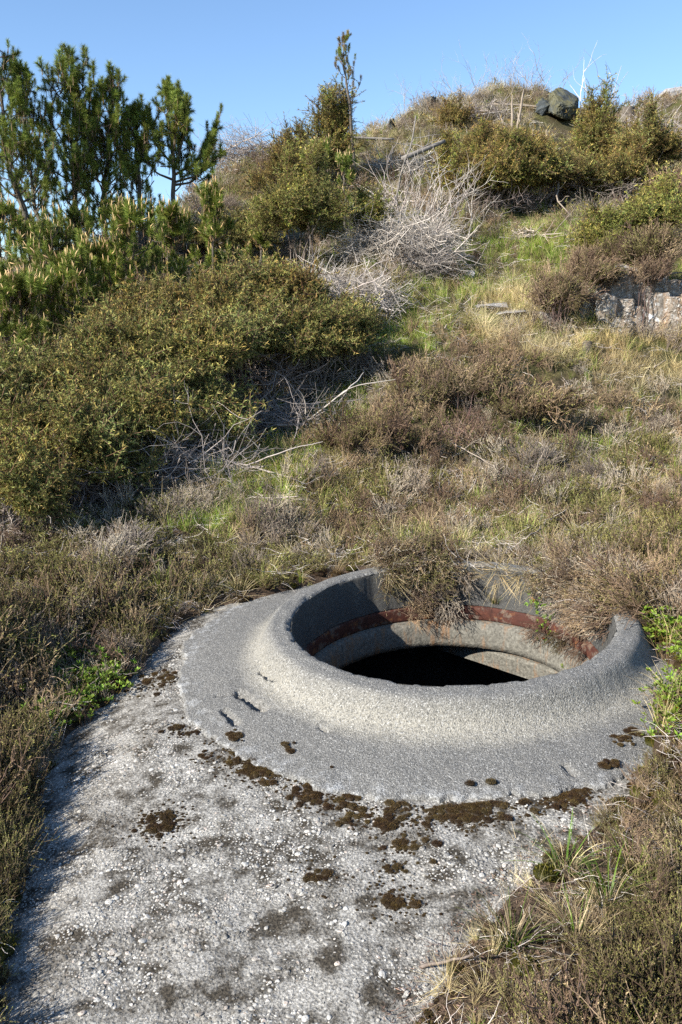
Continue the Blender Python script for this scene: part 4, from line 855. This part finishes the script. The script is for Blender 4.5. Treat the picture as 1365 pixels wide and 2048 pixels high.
def prop(label, pts, Y, r, mat, name, cat, group=None, kids=0, low=0):
    P = np.array([at(a, b, Y+dy) for a, b, dy in pts])
    if low: P[:,2] = ground_z(P[:,0], P[:,1])+low
    mb = MB(); w = np.linspace(0, len(P)-1, 8); i = np.minimum(w.astype(int), len(P)-2); f = (w-i)[:,None]; q = P[i]*(1-f)+P[i+1]*f
    tube(mb, q, np.linspace(r, r*.75, 8), 8, c(.4,.36,.3), True, 0, .15)
    for k in range(kids): tube(mb, wander(q[2+k % 5], rng.normal(size=3)+c(0,0,.3), .5, 5, .4), np.linspace(r*.3, r*.1, 6), 4, c(.4,.36,.3), False)
    return tag(mb.build(name, mat), label, cat, group)
prop('grey weathered log propped up on the bare shrub', [(805,318,-.2),(890,282,.1)], 15.6, .045, M_GREYWOOD, 'log', 'log', kids=3)
prop('long pale dead sapling leaning through the bare grey shrub', [(778,445,0),(796,385,.05),(806,330,-.05),(824,290,0),(832,232,.1)], 14, .014, M_GREYWOOD, 'dead_sapling', 'sapling', kids=8)
prop('bleached pole lying across the summit towards the boulder', [(985,202,0),(1050,206,0),(1100,222,0)], 22.2, .03, M_PALEWOOD, 'pole', 'pole', low=.12)
prop('pale log lying on the left shoulder of the hill', [(680,262,0),(790,256,0)], 20.5, .035, M_GREYWOOD, 'log', 'log', kids=2, low=.12)
for lb, a, b in [('splintered pale stake left of the boulder', (1026,232),(1024,190)), ('second splintered stake leaning right by the boulder', (1036,218),(1048,178)), ('leaning bleached stake on the slope left of the boulder', (1018,252),(998,226)), ('forked dead stake below the splintered stakes', (1045,255),(1036,225))]:
    g_ = at(a[0], a[1], 20.8); zz = gz(g_[0], g_[1]); q0 = c(g_[0], g_[1], zz-.1); q1 = at(b[0], b[1], 20.8); mb = MB(); w = np.linspace(0, 1, 6)[:,None]; tube(mb, q0*(1-w)+q1*w+rng.normal(size=(6,3))*.01, [.035,.033,.03,.028,.022,.006], 6, c(.4,.36,.3), True, 0, .5)
    tag(mb.build('stake', M_PALEWOOD), lb, 'stake', 'broken stakes by the boulder')
# stumps
def stump(label, px, py, r, h, Y=None):
    p = hit(px, py); t = thing('tree_stump', p, label, 'stump'); mb = MB(); pts = [p+c(0,0,-.06), p+c(.0,0,h*.3), p+c(.005,.0,h*.7), p+c(.01,.01,h)]
    tube(mb, pts, [r*1.25, r*1.05, r, r*.97], 12, c(.3,.3,.3), False, 0, .18); mb.build('bark', M_BARK, t)
    mb = MB(); a = np.arange(14)*6.283/14; q = p+c(.01,.01,h+.002); mb.add(np.concatenate([[q], q+np.c_[np.cos(a), np.sin(a), 0*a]*r*.94]), [(0, i+1, (i+1) % 14+1) for i in range(14)]); mb.build('cut_face', M_CUT, t, smooth=False)
stump('small cut tree stump standing in the straw grass below the rock face', 1173, 708, .06, .14)
stump('orange cut stump poking out of the brush heap', 775, 480, .09, .18); stump('mossy cut stump beside the brush heap on the green slope', 895, 490, .10, .16)

# ------------------------------------------------------------------ rocks
bY = float(hit(1128, 246)[1])-.15; bc = at(1130, 208, bY)
def bp(px, py, dy): return (at(px, py, bY+dy)-bc).tolist()
bpts = [bp(1098,190,-.1),(bp(1118,174,0)),bp(1128,177,.2),bp(1158,196,0),bp(1157,222,-.05),bp(1128,238,-.3),bp(1110,228,-.35),bp(1096,224,-.1),bp(1120,210,-.45),bp(1148,212,-.35),bp(1100,186,.5),bp(1150,190,.6),bp(1150,240,.6),bp(1100,235,.6),bp(1105,184,-.25)]
o = bpy.data.objects.new('boulder', hull(bpts, 3, .007, 5, M_BOULDER, 'boulder', .03)); COL.objects.link(o); o.location = bc; tag(o, 'big dark angular boulder perched on the hill crest', 'boulder')
for lb, px, py, w, d, h, Y, sd_ in [('small block of rock wedged left of the dark boulder', 1086, 216, .30, .4, .42, bY, 3), ('flat mossy rock behind the dark boulder', 1162, 197, .45, .5, .22, bY+.9, 6), ('grey rock on the left shoulder of the crest', 860, 200, .4, .4, .3, 22.8, 8), ('dark rock low on the left shoulder of the crest', 785, 228, .35, .3, .3, 22.3, 9)]:
    p = at(px, py, Y); r = np.random.default_rng(sd_); U = norm(r.normal(size=(14,3)))*c(w/2, d/2, h/2)*1.1
    o = bpy.data.objects.new('rock', hull(U.tolist(), 2, .008, sd_, M_BOULDER, 'rock')); COL.objects.link(o); o.location = (p[0], p[1], gz(p[0], p[1])+h*.22 if 'boulder' not in lb or 'behind' in lb else p[2]); tag(o, lb, 'rock', 'rocks on the crest')
for lb, px, py, w, d, h, s in [('flat dark stone slab set in the green slope', 985, 616, .62, .45, .12, 11), ('broad pale flat stone in the grass', 1025, 630, .55, .5, .13, 12), ('small rounded stone left of the russet heather bush', 1092, 640, .28, .25, .16, 13), ('small grey stone on the green slope above the flat stones', 938, 557, .22, .2, .16, 14), ('small pinkish stone beside the tree stump', 1133, 693, .12, .12, .08, 15)]:
    stone(lb, px, py, w, d, h, s, group='stones on the slope')
stone('white quartz pebble on the bare peat at the slab edge', 1104, 1742, .03, .025, .022, 21, name='small_stone'); stone('pinkish stone chip on the bare peat', 985, 1860, .035, .03, .02, 22, name='small_stone'); stone('pale stone chip near the dry fir twig', 868, 2012, .03, .03, .02, 23, name='small_stone')
stone('large pale rock on the far ridge at the frame edge', 1350, 215, 1.6, 1.2, .8, 31, Y=38, name='rock', cat='rock'); stone('pale rock lying on the far slope', 1290, 240, .8, .6, .45, 32, Y=32, name='rock', cat='rock')
stump('bleached stump on the far slope right of the tall juniper', 1255, 245, .25, .5)
# rock face at the right, built of weathered blocks
rb = at(1265, 660, 11.1); rb[2] = gz(rb[0], rb[1]); face = thing('rock_outcrop', rb, 'lichen-spotted rock face rising from the straw grass at the frame edge', 'rock outcrop')
def u2w(px, py, Y): return at(px, py, Y)
rr_ = np.random.default_rng(77)
xs_px = [1168, 1198, 1228, 1262, 1300, 1332, 1368, 1410, 1460]
tops = [604, 560, 528, 548, 534, 572, 556, 566, 570]
for i in range(len(xs_px)-1):
    x0, x1 = xs_px[i], xs_px[i+1]; top = (tops[i]+tops[i+1])/2; rows = [678, 640+rr_.normal()*8, 600+rr_.normal()*8, top]
    if i in (0, 3): rows = [678, 618, top]
    for a_, b_ in zip(rows[:-1], rows[1:]):
        Yf = 11.0+.08*rr_.normal()+(.22 if b_ == top else 0)+.02*i; pts = []
        for (qx, qy) in [(x0,a_),(x1,a_),(x0,b_),(x1,b_),((x0+x1)/2,a_),((x0+x1)/2,b_),(x0,(a_+b_)/2),(x1,(a_+b_)/2),((x0+x1)/2,(a_+b_)/2)]:
            jx, jy = rr_.normal()*3+(-5 if qx == x0 else 5 if qx == x1 else 0), rr_.normal()*3+(5 if qy == a_ else -4 if qy == b_ else 0); mid = qx not in (x0, x1) or qy not in (a_, b_)
            pts.append((at(qx+jx, qy+jy, Yf-(.03 if mid else 0)+rr_.normal()*.025)-rb).tolist())
            pts.append((at(qx+jx, qy+jy, Yf+.55)-rb).tolist())
        o = bpy.data.objects.new('block', hull(pts, 3, .006, int(rr_.integers(1e6)), M_ROCK, 'block', .014)); COL.objects.link(o); o.parent = face

# ------------------------------------------------------------------ ground cover, laid out over the terrain
def inpoly(P, x, y): return poly_sd(x, y, np.array(P, float)) < 0
PTS = []
for (y0, y1, s, x0, x1) in [(1.3,3.0,.052,-1.9,2.0),(3.0,5.2,.07,-2.9,3.0),(5.2,8,.095,-4.2,4.2),(8,13,.14,-6.5,7),(13,20,.19,-10,11),(20,29,.26,-10,16),(29,46,.6,6,24)]:
    a, b = np.meshgrid(np.arange(x0, x1, s), np.arange(y0, y1, s)); n = a.size
    PTS.append(np.c_[a.ravel()+(rng.random(n)-.5)*s, b.ravel()+(rng.random(n)-.5)*s, np.full(n, s)])
PTS = np.concatenate(PTS); x, y, cell = PTS.T; z = ground_z(x, y); sd = poly_sd(x, y); px, py = project(x, y, z)
ok = ~((px > 1088) & (px < 1168) & (py > 165) & (py < 262) & (y > 19)) & (px > -260) & (px < 1625) & (py < 2500) & (sd > .015+.03*rng.random(len(x)))
x, y, z, cell, px, py, sd = [q[ok] for q in (x, y, z, cell, px, py, sd)]; n = len(x)
shade = np.zeros(n, bool)
for bx_, by_, rx_, ry_ in BUSHES: shade |= (((x-bx_)/rx_)**2+((y-by_)/ry_)**2 < .55) & (rx_ > .3)
T = ['hg','hb','hd','gg','gs','lf','lt','no']
Wt = np.tile(np.array([.17,.15,.05,.25,.30,.0,.06,.02]), (n,1))
def zone(P, w):
    m = inpoly(P, px+rng.normal(size=n)*14, py+rng.normal(size=n)*10); Wt[m] = np.array(w)
zone([(-300,1500),(-300,1000),(330,1015),(560,1090),(620,1180),(560,1230),(330,1330),(180,1440),(60,1520)], [.68,.12,.07,.04,.05,0,.04,0])
zone([(560,1200),(620,1040),(620,900),(760,780),(1700,780),(1700,1500),(1200,1500),(1100,1280)], [.30,.15,.06,.19,.24,.0,.06,0])
zone([(640,900),(640,800),(760,715),(1080,710),(1150,800),(1010,900)], [.14,.66,.02,.10,.04,0,.04,0])
zone([(440,940),(560,850),(700,740),(740,800),(640,940),(540,1060),(400,1085),(330,1060)], [.03,.04,.03,.62,.24,0,.04,0])
zone([(730,720),(790,600),(880,500),(1050,445),(1170,440),(1130,560),(1080,640),(900,700)], [.06,.05,0,.58,.27,0,.04,0])
zone([(930,650),(960,590),(1080,560),(1100,600),(1170,655),(1700,650),(1700,800),(1220,790),(1140,720),(950,690)], [.03,.02,.02,.08,.81,0,.04,0])
zone([(1080,1000),(1700,950),(1700,1290),(1280,1300),(1130,1200)], [.70,.18,.03,.04,.03,0,.02,0])
zone([(40,1330),(120,1290),(230,1310),(250,1370),(180,1440),(90,1460)], [.10,.04,.04,.0,.0,.80,.02,0])
zone([(1262,1310),(1310,1240),(1460,1240),(1480,1480),(1330,1480),(1275,1380)], [.06,.06,.02,.0,.04,.78,.04,0])
zone([(700,2400),(780,2048),(860,1960),(905,1880),(985,1790),(1075,1700),(1190,1650),(1230,1720),(1150,1850),(1130,1960),(1180,2400)], [.02,.06,.02,.05,.13,.01,.20,.51])
zone([(1190,1640),(1290,1520),(1700,1480),(1700,1760),(1240,1760)], [.34,.34,.04,.07,.12,.01,.06,.02])
zone([(1150,2500),(1130,1960),(1160,1840),(1250,1760),(1700,1740),(1700,2500)], [.85,.06,.02,.03,.02,0,.02,0])
zone([(-300,2500),(-300,1480),(60,1520),(120,1600),(60,1900),(0,2500)], [.84,.05,.03,.03,.02,.02,.01,0])
zone([(760,280),(860,190),(960,160),(1110,170),(1110,240),(960,300),(800,340)], [.12,.16,.06,.20,.36,0,.10,0])
zone([(1230,190),(1700,150),(1700,330),(1380,330),(1240,290)], [.14,.20,.12,.10,.22,0,.16,.06])
fn = fbm(x*1.1, y*1.1, 91, 3)-.5; Wt[:,1] *= np.exp(fn*3.5); Wt[:,0] *= np.exp(-fn*2.5); gn = fbm(x*1.7, y*1.7, 95, 3)-.5; Wt[:,3] *= np.exp(gn*4); Wt[:,4] *= np.exp(-gn*3)
hn = fbm(x*2.2, y*2.2, 99, 3)-.5; Wt[:,2] *= np.exp(hn*9)
zone([(1000,2400),(780,2048),(850,1960),(900,1880),(980,1790),(1070,1690),(1235,1640),(1240,1780),(1200,1900),(1170,2400)], [.02,.04,.02,.03,.10,.01,.12,.66])
Wt[shade] = np.array([.08,.04,.04,.18,.05,0,.10,.51])
Wc = np.cumsum(Wt/Wt.sum(1, keepdims=True), 1); ty = (rng.random(n)[:,None] > Wc).sum(1)
bs = np.interp(y, [1.5, 3, 4.5, 6.5, 10, 16, 24, 40], [.5, .62, .80, .95, 1.05, 1.25, 1.4, 2.4])
edge = .55+.45*sstep(.02, .22, sd); edge = np.where((x > 0) & (y < 3.9), .32+.68*sstep(.05, .6, sd), edge)
bn = .45+1.15*fbm(x*2.8, y*2.8, 55, 2)
def cover(name, code, protos, label, lean=.22, smul=1.0, zs=(.8,1.3), sink=0.0, near=None):
    m = ty == T.index(code); k = m.sum(); D = np.c_[rng.normal(size=(k,2))*lean, np.ones(k)]
    s = bs[m]*edge[m]*bn[m]*smul*(.8+.4*rng.random(k)); idx = rng.integers(0, len(protos), k)
    if near: nr = y[m] < 4.4+rng.normal(size=k)*.3; idx = np.where(nr, len(protos)+rng.integers(0, len(near), k), idx); s = np.where(nr, s*1.3, s); protos = protos+near
    S = np.c_[s, s, s*rng.uniform(*zs, k)]
    o = scatter(name, np.c_[x[m], y[m], z[m]-sink], euler_of(D), S, protos, None, idx); tag(o, label, None, None, 'stuff'); return o
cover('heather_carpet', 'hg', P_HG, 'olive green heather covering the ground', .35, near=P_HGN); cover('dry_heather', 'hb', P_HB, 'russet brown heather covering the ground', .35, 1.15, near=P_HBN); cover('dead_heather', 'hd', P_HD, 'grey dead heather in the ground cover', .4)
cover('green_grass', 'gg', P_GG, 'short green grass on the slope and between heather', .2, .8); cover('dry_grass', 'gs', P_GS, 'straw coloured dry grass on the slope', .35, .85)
cover('leafy_ground_cover', 'lf', P_LF, 'bright green leafy plants at the slab edges', .3, 1.5); cover('twig_litter', 'lt', P_LT, 'fallen dead twigs lying over the ground', .15, 1.0)
# extra thin litter, moss between the heather
m = (rng.random(n) < .3) & (ty != 7); k = m.sum(); o = scatter('fallen_twigs', np.c_[x[m], y[m], z[m]+.03*bs[m]], np.c_[(rng.random((k,2))-.5)*.5, rng.random(k)*6.28], bs[m]*(.6+.5*rng.random(k)), P_LT); tag(o, 'thin bleached twigs caught in the heather', None, None, 'stuff')
m = (rng.random(n) < .2) & (ty != 7) & (y > 3) & (y < 9) & (px > 330); k = m.sum(); o = scatter('dry_stalks', np.c_[x[m], y[m], z[m]+.02], euler_of(np.c_[rng.normal(size=(k,2))*.6, np.ones(k)]), .75*(.6+.5*rng.random(k)), P_GS+P_GT); tag(o, 'dry stalks threaded through the heather', None, None, 'stuff')
# denser grass where the slope is open
def extra(name, P, cell_, yr, xr, protos, scale, label, lean=.25, keep_=1.0):
    a, b = np.meshgrid(np.arange(*xr, cell_), np.arange(*yr, cell_)); q = a.size; ax_ = a.ravel()+(rng.random(q)-.5)*cell_; ay_ = b.ravel()+(rng.random(q)-.5)*cell_; az_ = ground_z(ax_, ay_)
    u, v = project(ax_, ay_, az_); m_ = inpoly(P, u+rng.normal(size=q)*10, v+rng.normal(size=q)*8) & (rng.random(q) < keep_*sstep(.3, .55, fbm(ax_*1.6, ay_*1.6, 71, 3))) & (poly_sd(ax_, ay_) > .05)
    for bx_, by_, rx_, ry_ in BUSHES: m_ &= ((ax_-bx_)/rx_)**2+((ay_-by_)/ry_)**2 > .6
    k_ = m_.sum(); o = scatter(name, np.c_[ax_, ay_, az_][m_], euler_of(np.c_[rng.normal(size=(k_,2))*lean, np.ones(k_)]), scale*(.7+.6*rng.random(k_)), protos); return tag(o, label, None, None, 'stuff')
extra('slope_grass', [(730,720),(790,600),(880,500),(1050,445),(1180,430),(1140,560),(1080,640),(900,700)], .13, (9,17), (-1,6), P_GV, 1.0, 'fresh green grass on the open slope')
extra('hollow_grass', [(400,960),(560,840),(700,740),(750,790),(640,940),(540,1070),(420,1085),(320,1060)], .085, (5,10.5), (-2.5,1), P_GV, .8, 'fresh green grass in the hollow beside the junipers')
extra('straw_grass', [(940,660),(960,600),(1080,570),(1110,620),(1170,650),(1700,645),(1700,810),(1220,790),(1140,730),(950,690)], .085, (8.5,13), (0,9), P_GT, .9, 'pale straw grass below the rock face', .5)
extra('crest_grass', [(740,300),(860,190),(960,160),(1110,170),(1110,250),(960,310),(800,350)], .26, (17,25), (0,8), P_GT, 1.2, 'pale dry grass on the crest', .4)
extra('bank_grass', [(620,1100),(620,900),(760,780),(1700,780),(1700,1080),(1100,1130)], .13, (5.6,10), (-1,6), P_GV, .75, 'green grass blades between the heather on the bank', .3, .6)
extra('leafy_mat', [(1258,1330),(1300,1225),(1470,1220),(1490,1490),(1330,1490),(1272,1390)], .05, (3,5), (1,3), P_LF, .95, 'bright green leafy mat at the corner of the rim', .4)
extra('leafy_patch', [(30,1340),(110,1290),(230,1300),(255,1370),(190,1440),(80,1470)], .055, (3,5), (-2.4,-.6), P_LF, 1.05, 'dark green leafy patch at the slab edge below the heather', .4)
# heather hanging over the far right of the pit opening
A = []; Dd = []; Ss = []
for k in range(140):
    th = math.radians(rng.uniform(-2, 110)); 
    if rng.random() < .55: th = math.radians(rng.choice([rng.normal(94,6), rng.normal(28,12), rng.normal(6,7)]))
    if 44 < math.degrees(th) < 76: continue
    r = .80+.22*rng.random(); xx, yy = PC[0]+r*math.cos(th), PC[1]+r*math.sin(th); zz = max(gz(xx, yy), float(tilt(xx, yy))+.13) if r > .9 else float(tilt(xx, yy))+.12-(.9-r)*.6
    A.append((xx, yy, zz)); w = 1-(r-.80)/.22; Dd.append((-math.cos(th)*(.5+1.3*w)+rng.normal()*.3, -math.sin(th)*(.5+1.3*w)+rng.normal()*.3, .75-1.0*w+rng.normal()*.25)); Ss.append(.65+.4*rng.random())
for k in range(70):
    th = math.radians(rng.uniform(-7, 40)); r = .86+.42*rng.random(); xx, yy = PC[0]+r*math.cos(th), PC[1]+r*math.sin(th); A.append((xx, yy, max(gz(xx, yy), float(tilt(xx, yy))+.125))); Dd.append((-math.cos(th)*.45+rng.normal()*.35, -math.sin(th)*.45+rng.normal()*.35, .8)); Ss.append(.6+.4*rng.random())
for k in range(24):
    th = math.radians(rng.choice([rng.normal(88,5), rng.normal(20,10)])); w = rng.random(); r = .80-.06*w; A.append((PC[0]+r*math.cos(th), PC[1]+r*math.sin(th), .08-.24*w)); Dd.append((-math.cos(th)*.8+rng.normal()*.4, -math.sin(th)*.8+rng.normal()*.4, -.5+rng.normal()*.4)); Ss.append(.45+.3*rng.random())
o = scatter('overhanging_heather', A, euler_of(np.array(Dd)), np.array(Ss), P_HB+P_HG[:2]+P_HD[:3]); tag(o, 'brown heather hanging over the far rim into the pit', None, None, 'stuff')
A = []; Dd = []
for k in range(60):
    th = math.radians(rng.uniform(5, 115)); r = .80+.12*rng.random(); xx, yy = PC[0]+r*math.cos(th), PC[1]+r*math.sin(th); A.append((xx, yy, float(tilt(xx, yy))+.10)); Dd.append((-math.cos(th)*.8+rng.normal()*.4, -math.sin(th)*.8+rng.normal()*.4, -.6+rng.normal()*.5))
o = scatter('hanging_dry_grass', A, euler_of(np.array(Dd)), .7+.4*rng.random(60), P_GS+P_LT); tag(o, 'dry grass and roots hanging over the far rim', None, None, 'stuff')
# moss along the apron lip and on the slab
A = []; S_ = []
for px0, py0, w, k in [(935,1592,24,44),(545,1512,22,34),(1120,1580,30,34),(430,1447,12,5),(465,1478,18,12),(500,1500,22,16),(545,1512,28,26),(660,1555,22,12),(700,1575,20,10),(790,1585,16,8),(825,1575,12,6),(935,1590,32,34),(990,1575,14,8),(1050,1590,14,8),(1150,1568,16,10),(1240,1490,22,10),(1270,1478,16,6),(1215,1535,22,8),
    (320,1640,30,26),(335,1620,20,14),(795,1790,22,18),(785,1720,18,8),(770,1640,22,14),(300,1360,40,16),(330,1345,24,12),(640,1570,40,18),(610,1590,30,12),(560,1530,36,14),(360,1450,30,8),(900,1600,24,14),(850,1620,40,12),(960,1610,30,10),(700,1620,50,14),(820,1680,40,10),(640,1740,30,8),(420,1500,30,8)]:
    for q in range(int(k*1.6)):
        p = plane_pt(px0+rng.normal()*w*.62, py0+rng.normal()*w*.26, -.06); r = math.hypot(p[0]-PC[0], p[1]-PC[1]); zz = float(base_z(np.array(p[0]), np.array(p[1])))
        lipr = R_LIP-.11*math.exp(-((math.degrees(math.atan2(p[1]-PC[1], p[0]-PC[0])) % 360-305)/28)**2)-.05*math.exp(-((math.degrees(math.atan2(p[1]-PC[1], p[0]-PC[0])) % 360-222)/25)**2)
        if lipr-.10 < r < lipr and w > 10 and py0 not in (1490,1478,1535):
            f_ = (lipr+.09*rng.random()**2)/r; p[:2] = PC+(p[:2]-PC)*f_; r = math.hypot(p[0]-PC[0], p[1]-PC[1])
        if r >= lipr-.02: zz = float(slab_surf(np.array(p[0]), np.array(p[1])))
        A.append((p[0], p[1], zz+.002)); S_.append(.22+.5*rng.random()**1.5)
        for e_ in range(3):
            q_ = p[:2]+rng.normal(size=2)*.045
            if math.hypot(*(q_-PC)) > lipr+.01: A.append((q_[0], q_[1], float(slab_surf(np.array(q_[0]), np.array(q_[1])))+.001)); S_.append(.08+.16*rng.random())
o = scatter('moss', A, np.c_[np.zeros((len(A),2)), rng.random(len(A))*6.28], np.array(S_), P_MS); tag(o, 'dark brown moss cushions along the apron edge and slab', None, None, 'stuff')
m = (rng.random(n) < .4) & (ty != 7) & (y < 7) & (sd < .5) ; k = m.sum(); o = scatter('ground_moss', np.c_[x[m], y[m], z[m]], np.c_[np.zeros((k,2)), rng.random(k)*6.28], 1.0+1.2*rng.random(k), P_MS+P_MG); tag(o, 'brown and olive moss on the peat edges', None, None, 'stuff')
# needle litter on the bare peat
k = 6500; qx = rng.uniform(760, 1300, k); qy = rng.uniform(1600, 2120, k); W = np.array([plane_pt(a, b, -.06) for a, b in zip(qx, qy)]); s2 = poly_sd(W[:,0], W[:,1]); m = s2 > -.06; W = W[m]
W[:,2] = np.where(s2[m] > 0, ground_z(W[:,0], W[:,1])+.004, slab_surf(W[:,0], W[:,1])+.006); mb = MB(); a = rng.random(len(W))*6.283; Dn = np.c_[np.cos(a), np.sin(a), rng.normal(size=len(W))*.25]; v = rng.random((len(W),1))
tris(mb, W, Dn, .008+.016*rng.random(len(W)), .0024, c(.10,.06,.035)+v*c(.22,.16,.11), c(.13,.08,.045)+v*c(.22,.16,.11), diamond=True); o = mb.build('needle_litter', M_TWIG); tag(o, 'brown fallen needles strewn over bare peat', None, None, 'stuff')
k = 1500; qx = rng.uniform(760, 1300, k); qy = rng.uniform(1600, 2120, k); W = np.array([plane_pt(a, b, -.05) for a, b in zip(qx, qy)]); s2 = poly_sd(W[:,0], W[:,1]); m = (s2 > -.03) & (s2 < .5) & (fbm(W[:,0]*9, W[:,1]*9, 15, 3) > .42); W = W[m]; W[:,2] = ground_z(W[:,0], W[:,1])-.002
o = scatter('peat_crumbs', W, np.c_[rng.normal(size=(len(W),2))*.3, rng.random(len(W))*6.28], .12+.4*rng.random(len(W))**2, P_MS); tag(o, 'crumbly dark peat and moss on the bare ground', None, None, 'stuff')
k = 260; qx = rng.uniform(800, 1280, k); qy = rng.uniform(1640, 2100, k); W = np.array([plane_pt(a, b, -.05) for a, b in zip(qx, qy)]); s2 = poly_sd(W[:,0], W[:,1]); m = s2 > .03; W = W[m]; W[:,2] = ground_z(W[:,0], W[:,1])
o = scatter('withered_grass', W, euler_of(np.c_[rng.normal(size=(len(W),2))*1.2, np.ones(len(W))]), .2+.35*rng.random(len(W)), P_GS+P_LT); tag(o, 'withered grass and twigs strewn over bare peat', None, None, 'stuff')
# single grass tufts one can point at
def tuft(label, pos, seed, s=1.0, green=True, H=.17, n_=80):
    src = grass_tuft(seed, c(.07,.13,.022), c(.17,.26,.06), n_, H, .95, .0042, .1, .03, .35 if green else .8); o = bpy.data.objects.new('grass_tuft', src.data); COL.objects.link(o); o.location = pos; o.scale = (s,)*3; return tag(o, label, 'grass tuft', 'grass tufts by the pit')
tuft('green grass tuft with withered base standing alone on the bare peat', hit(1025,1890), 301)
tuft('spreading green grass tuft at the upper edge of the peat', hit(1130,1752), 302); tuft('green grass tuft beside the reddish heather edge', hit(1265,1760), 303, .9)
tuft('pale withered grass tuft close to the slab edge', hit(1050,1745), 304, .8, False); tuft('mixed green and straw tuft low on the heather edge', hit(1215,1830), 305, 1.1); tuft('withered tuft between peat and olive heather', hit(1150,1910), 306, .9, False)
th = math.radians(62); tuft('green grass tuft growing on the far inner wall of the pit', (PC[0]+.80*math.cos(th), PC[1]+.80*math.sin(th), -.06), 307, .75, True, .15)
th = math.radians(97); 
# lingering leafy sprigs in the pit mouth
A = []; D3 = []
for th, zz in [(38,-.03),(36,-.10),(33,-.16),(20,-.28),(17,-.33),(40,.0)]:
    a = math.radians(th); A.append((PC[0]+.79*math.cos(a), PC[1]+.79*math.sin(a), zz)); D3.append((-math.cos(a), -math.sin(a), .6))
o = scatter('leafy_sprigs', A, euler_of(np.array(D3)), np.full(len(A), .9), P_LF); tag(o, 'small bright green leaves sprouting inside the pit wall', None, None, 'stuff')
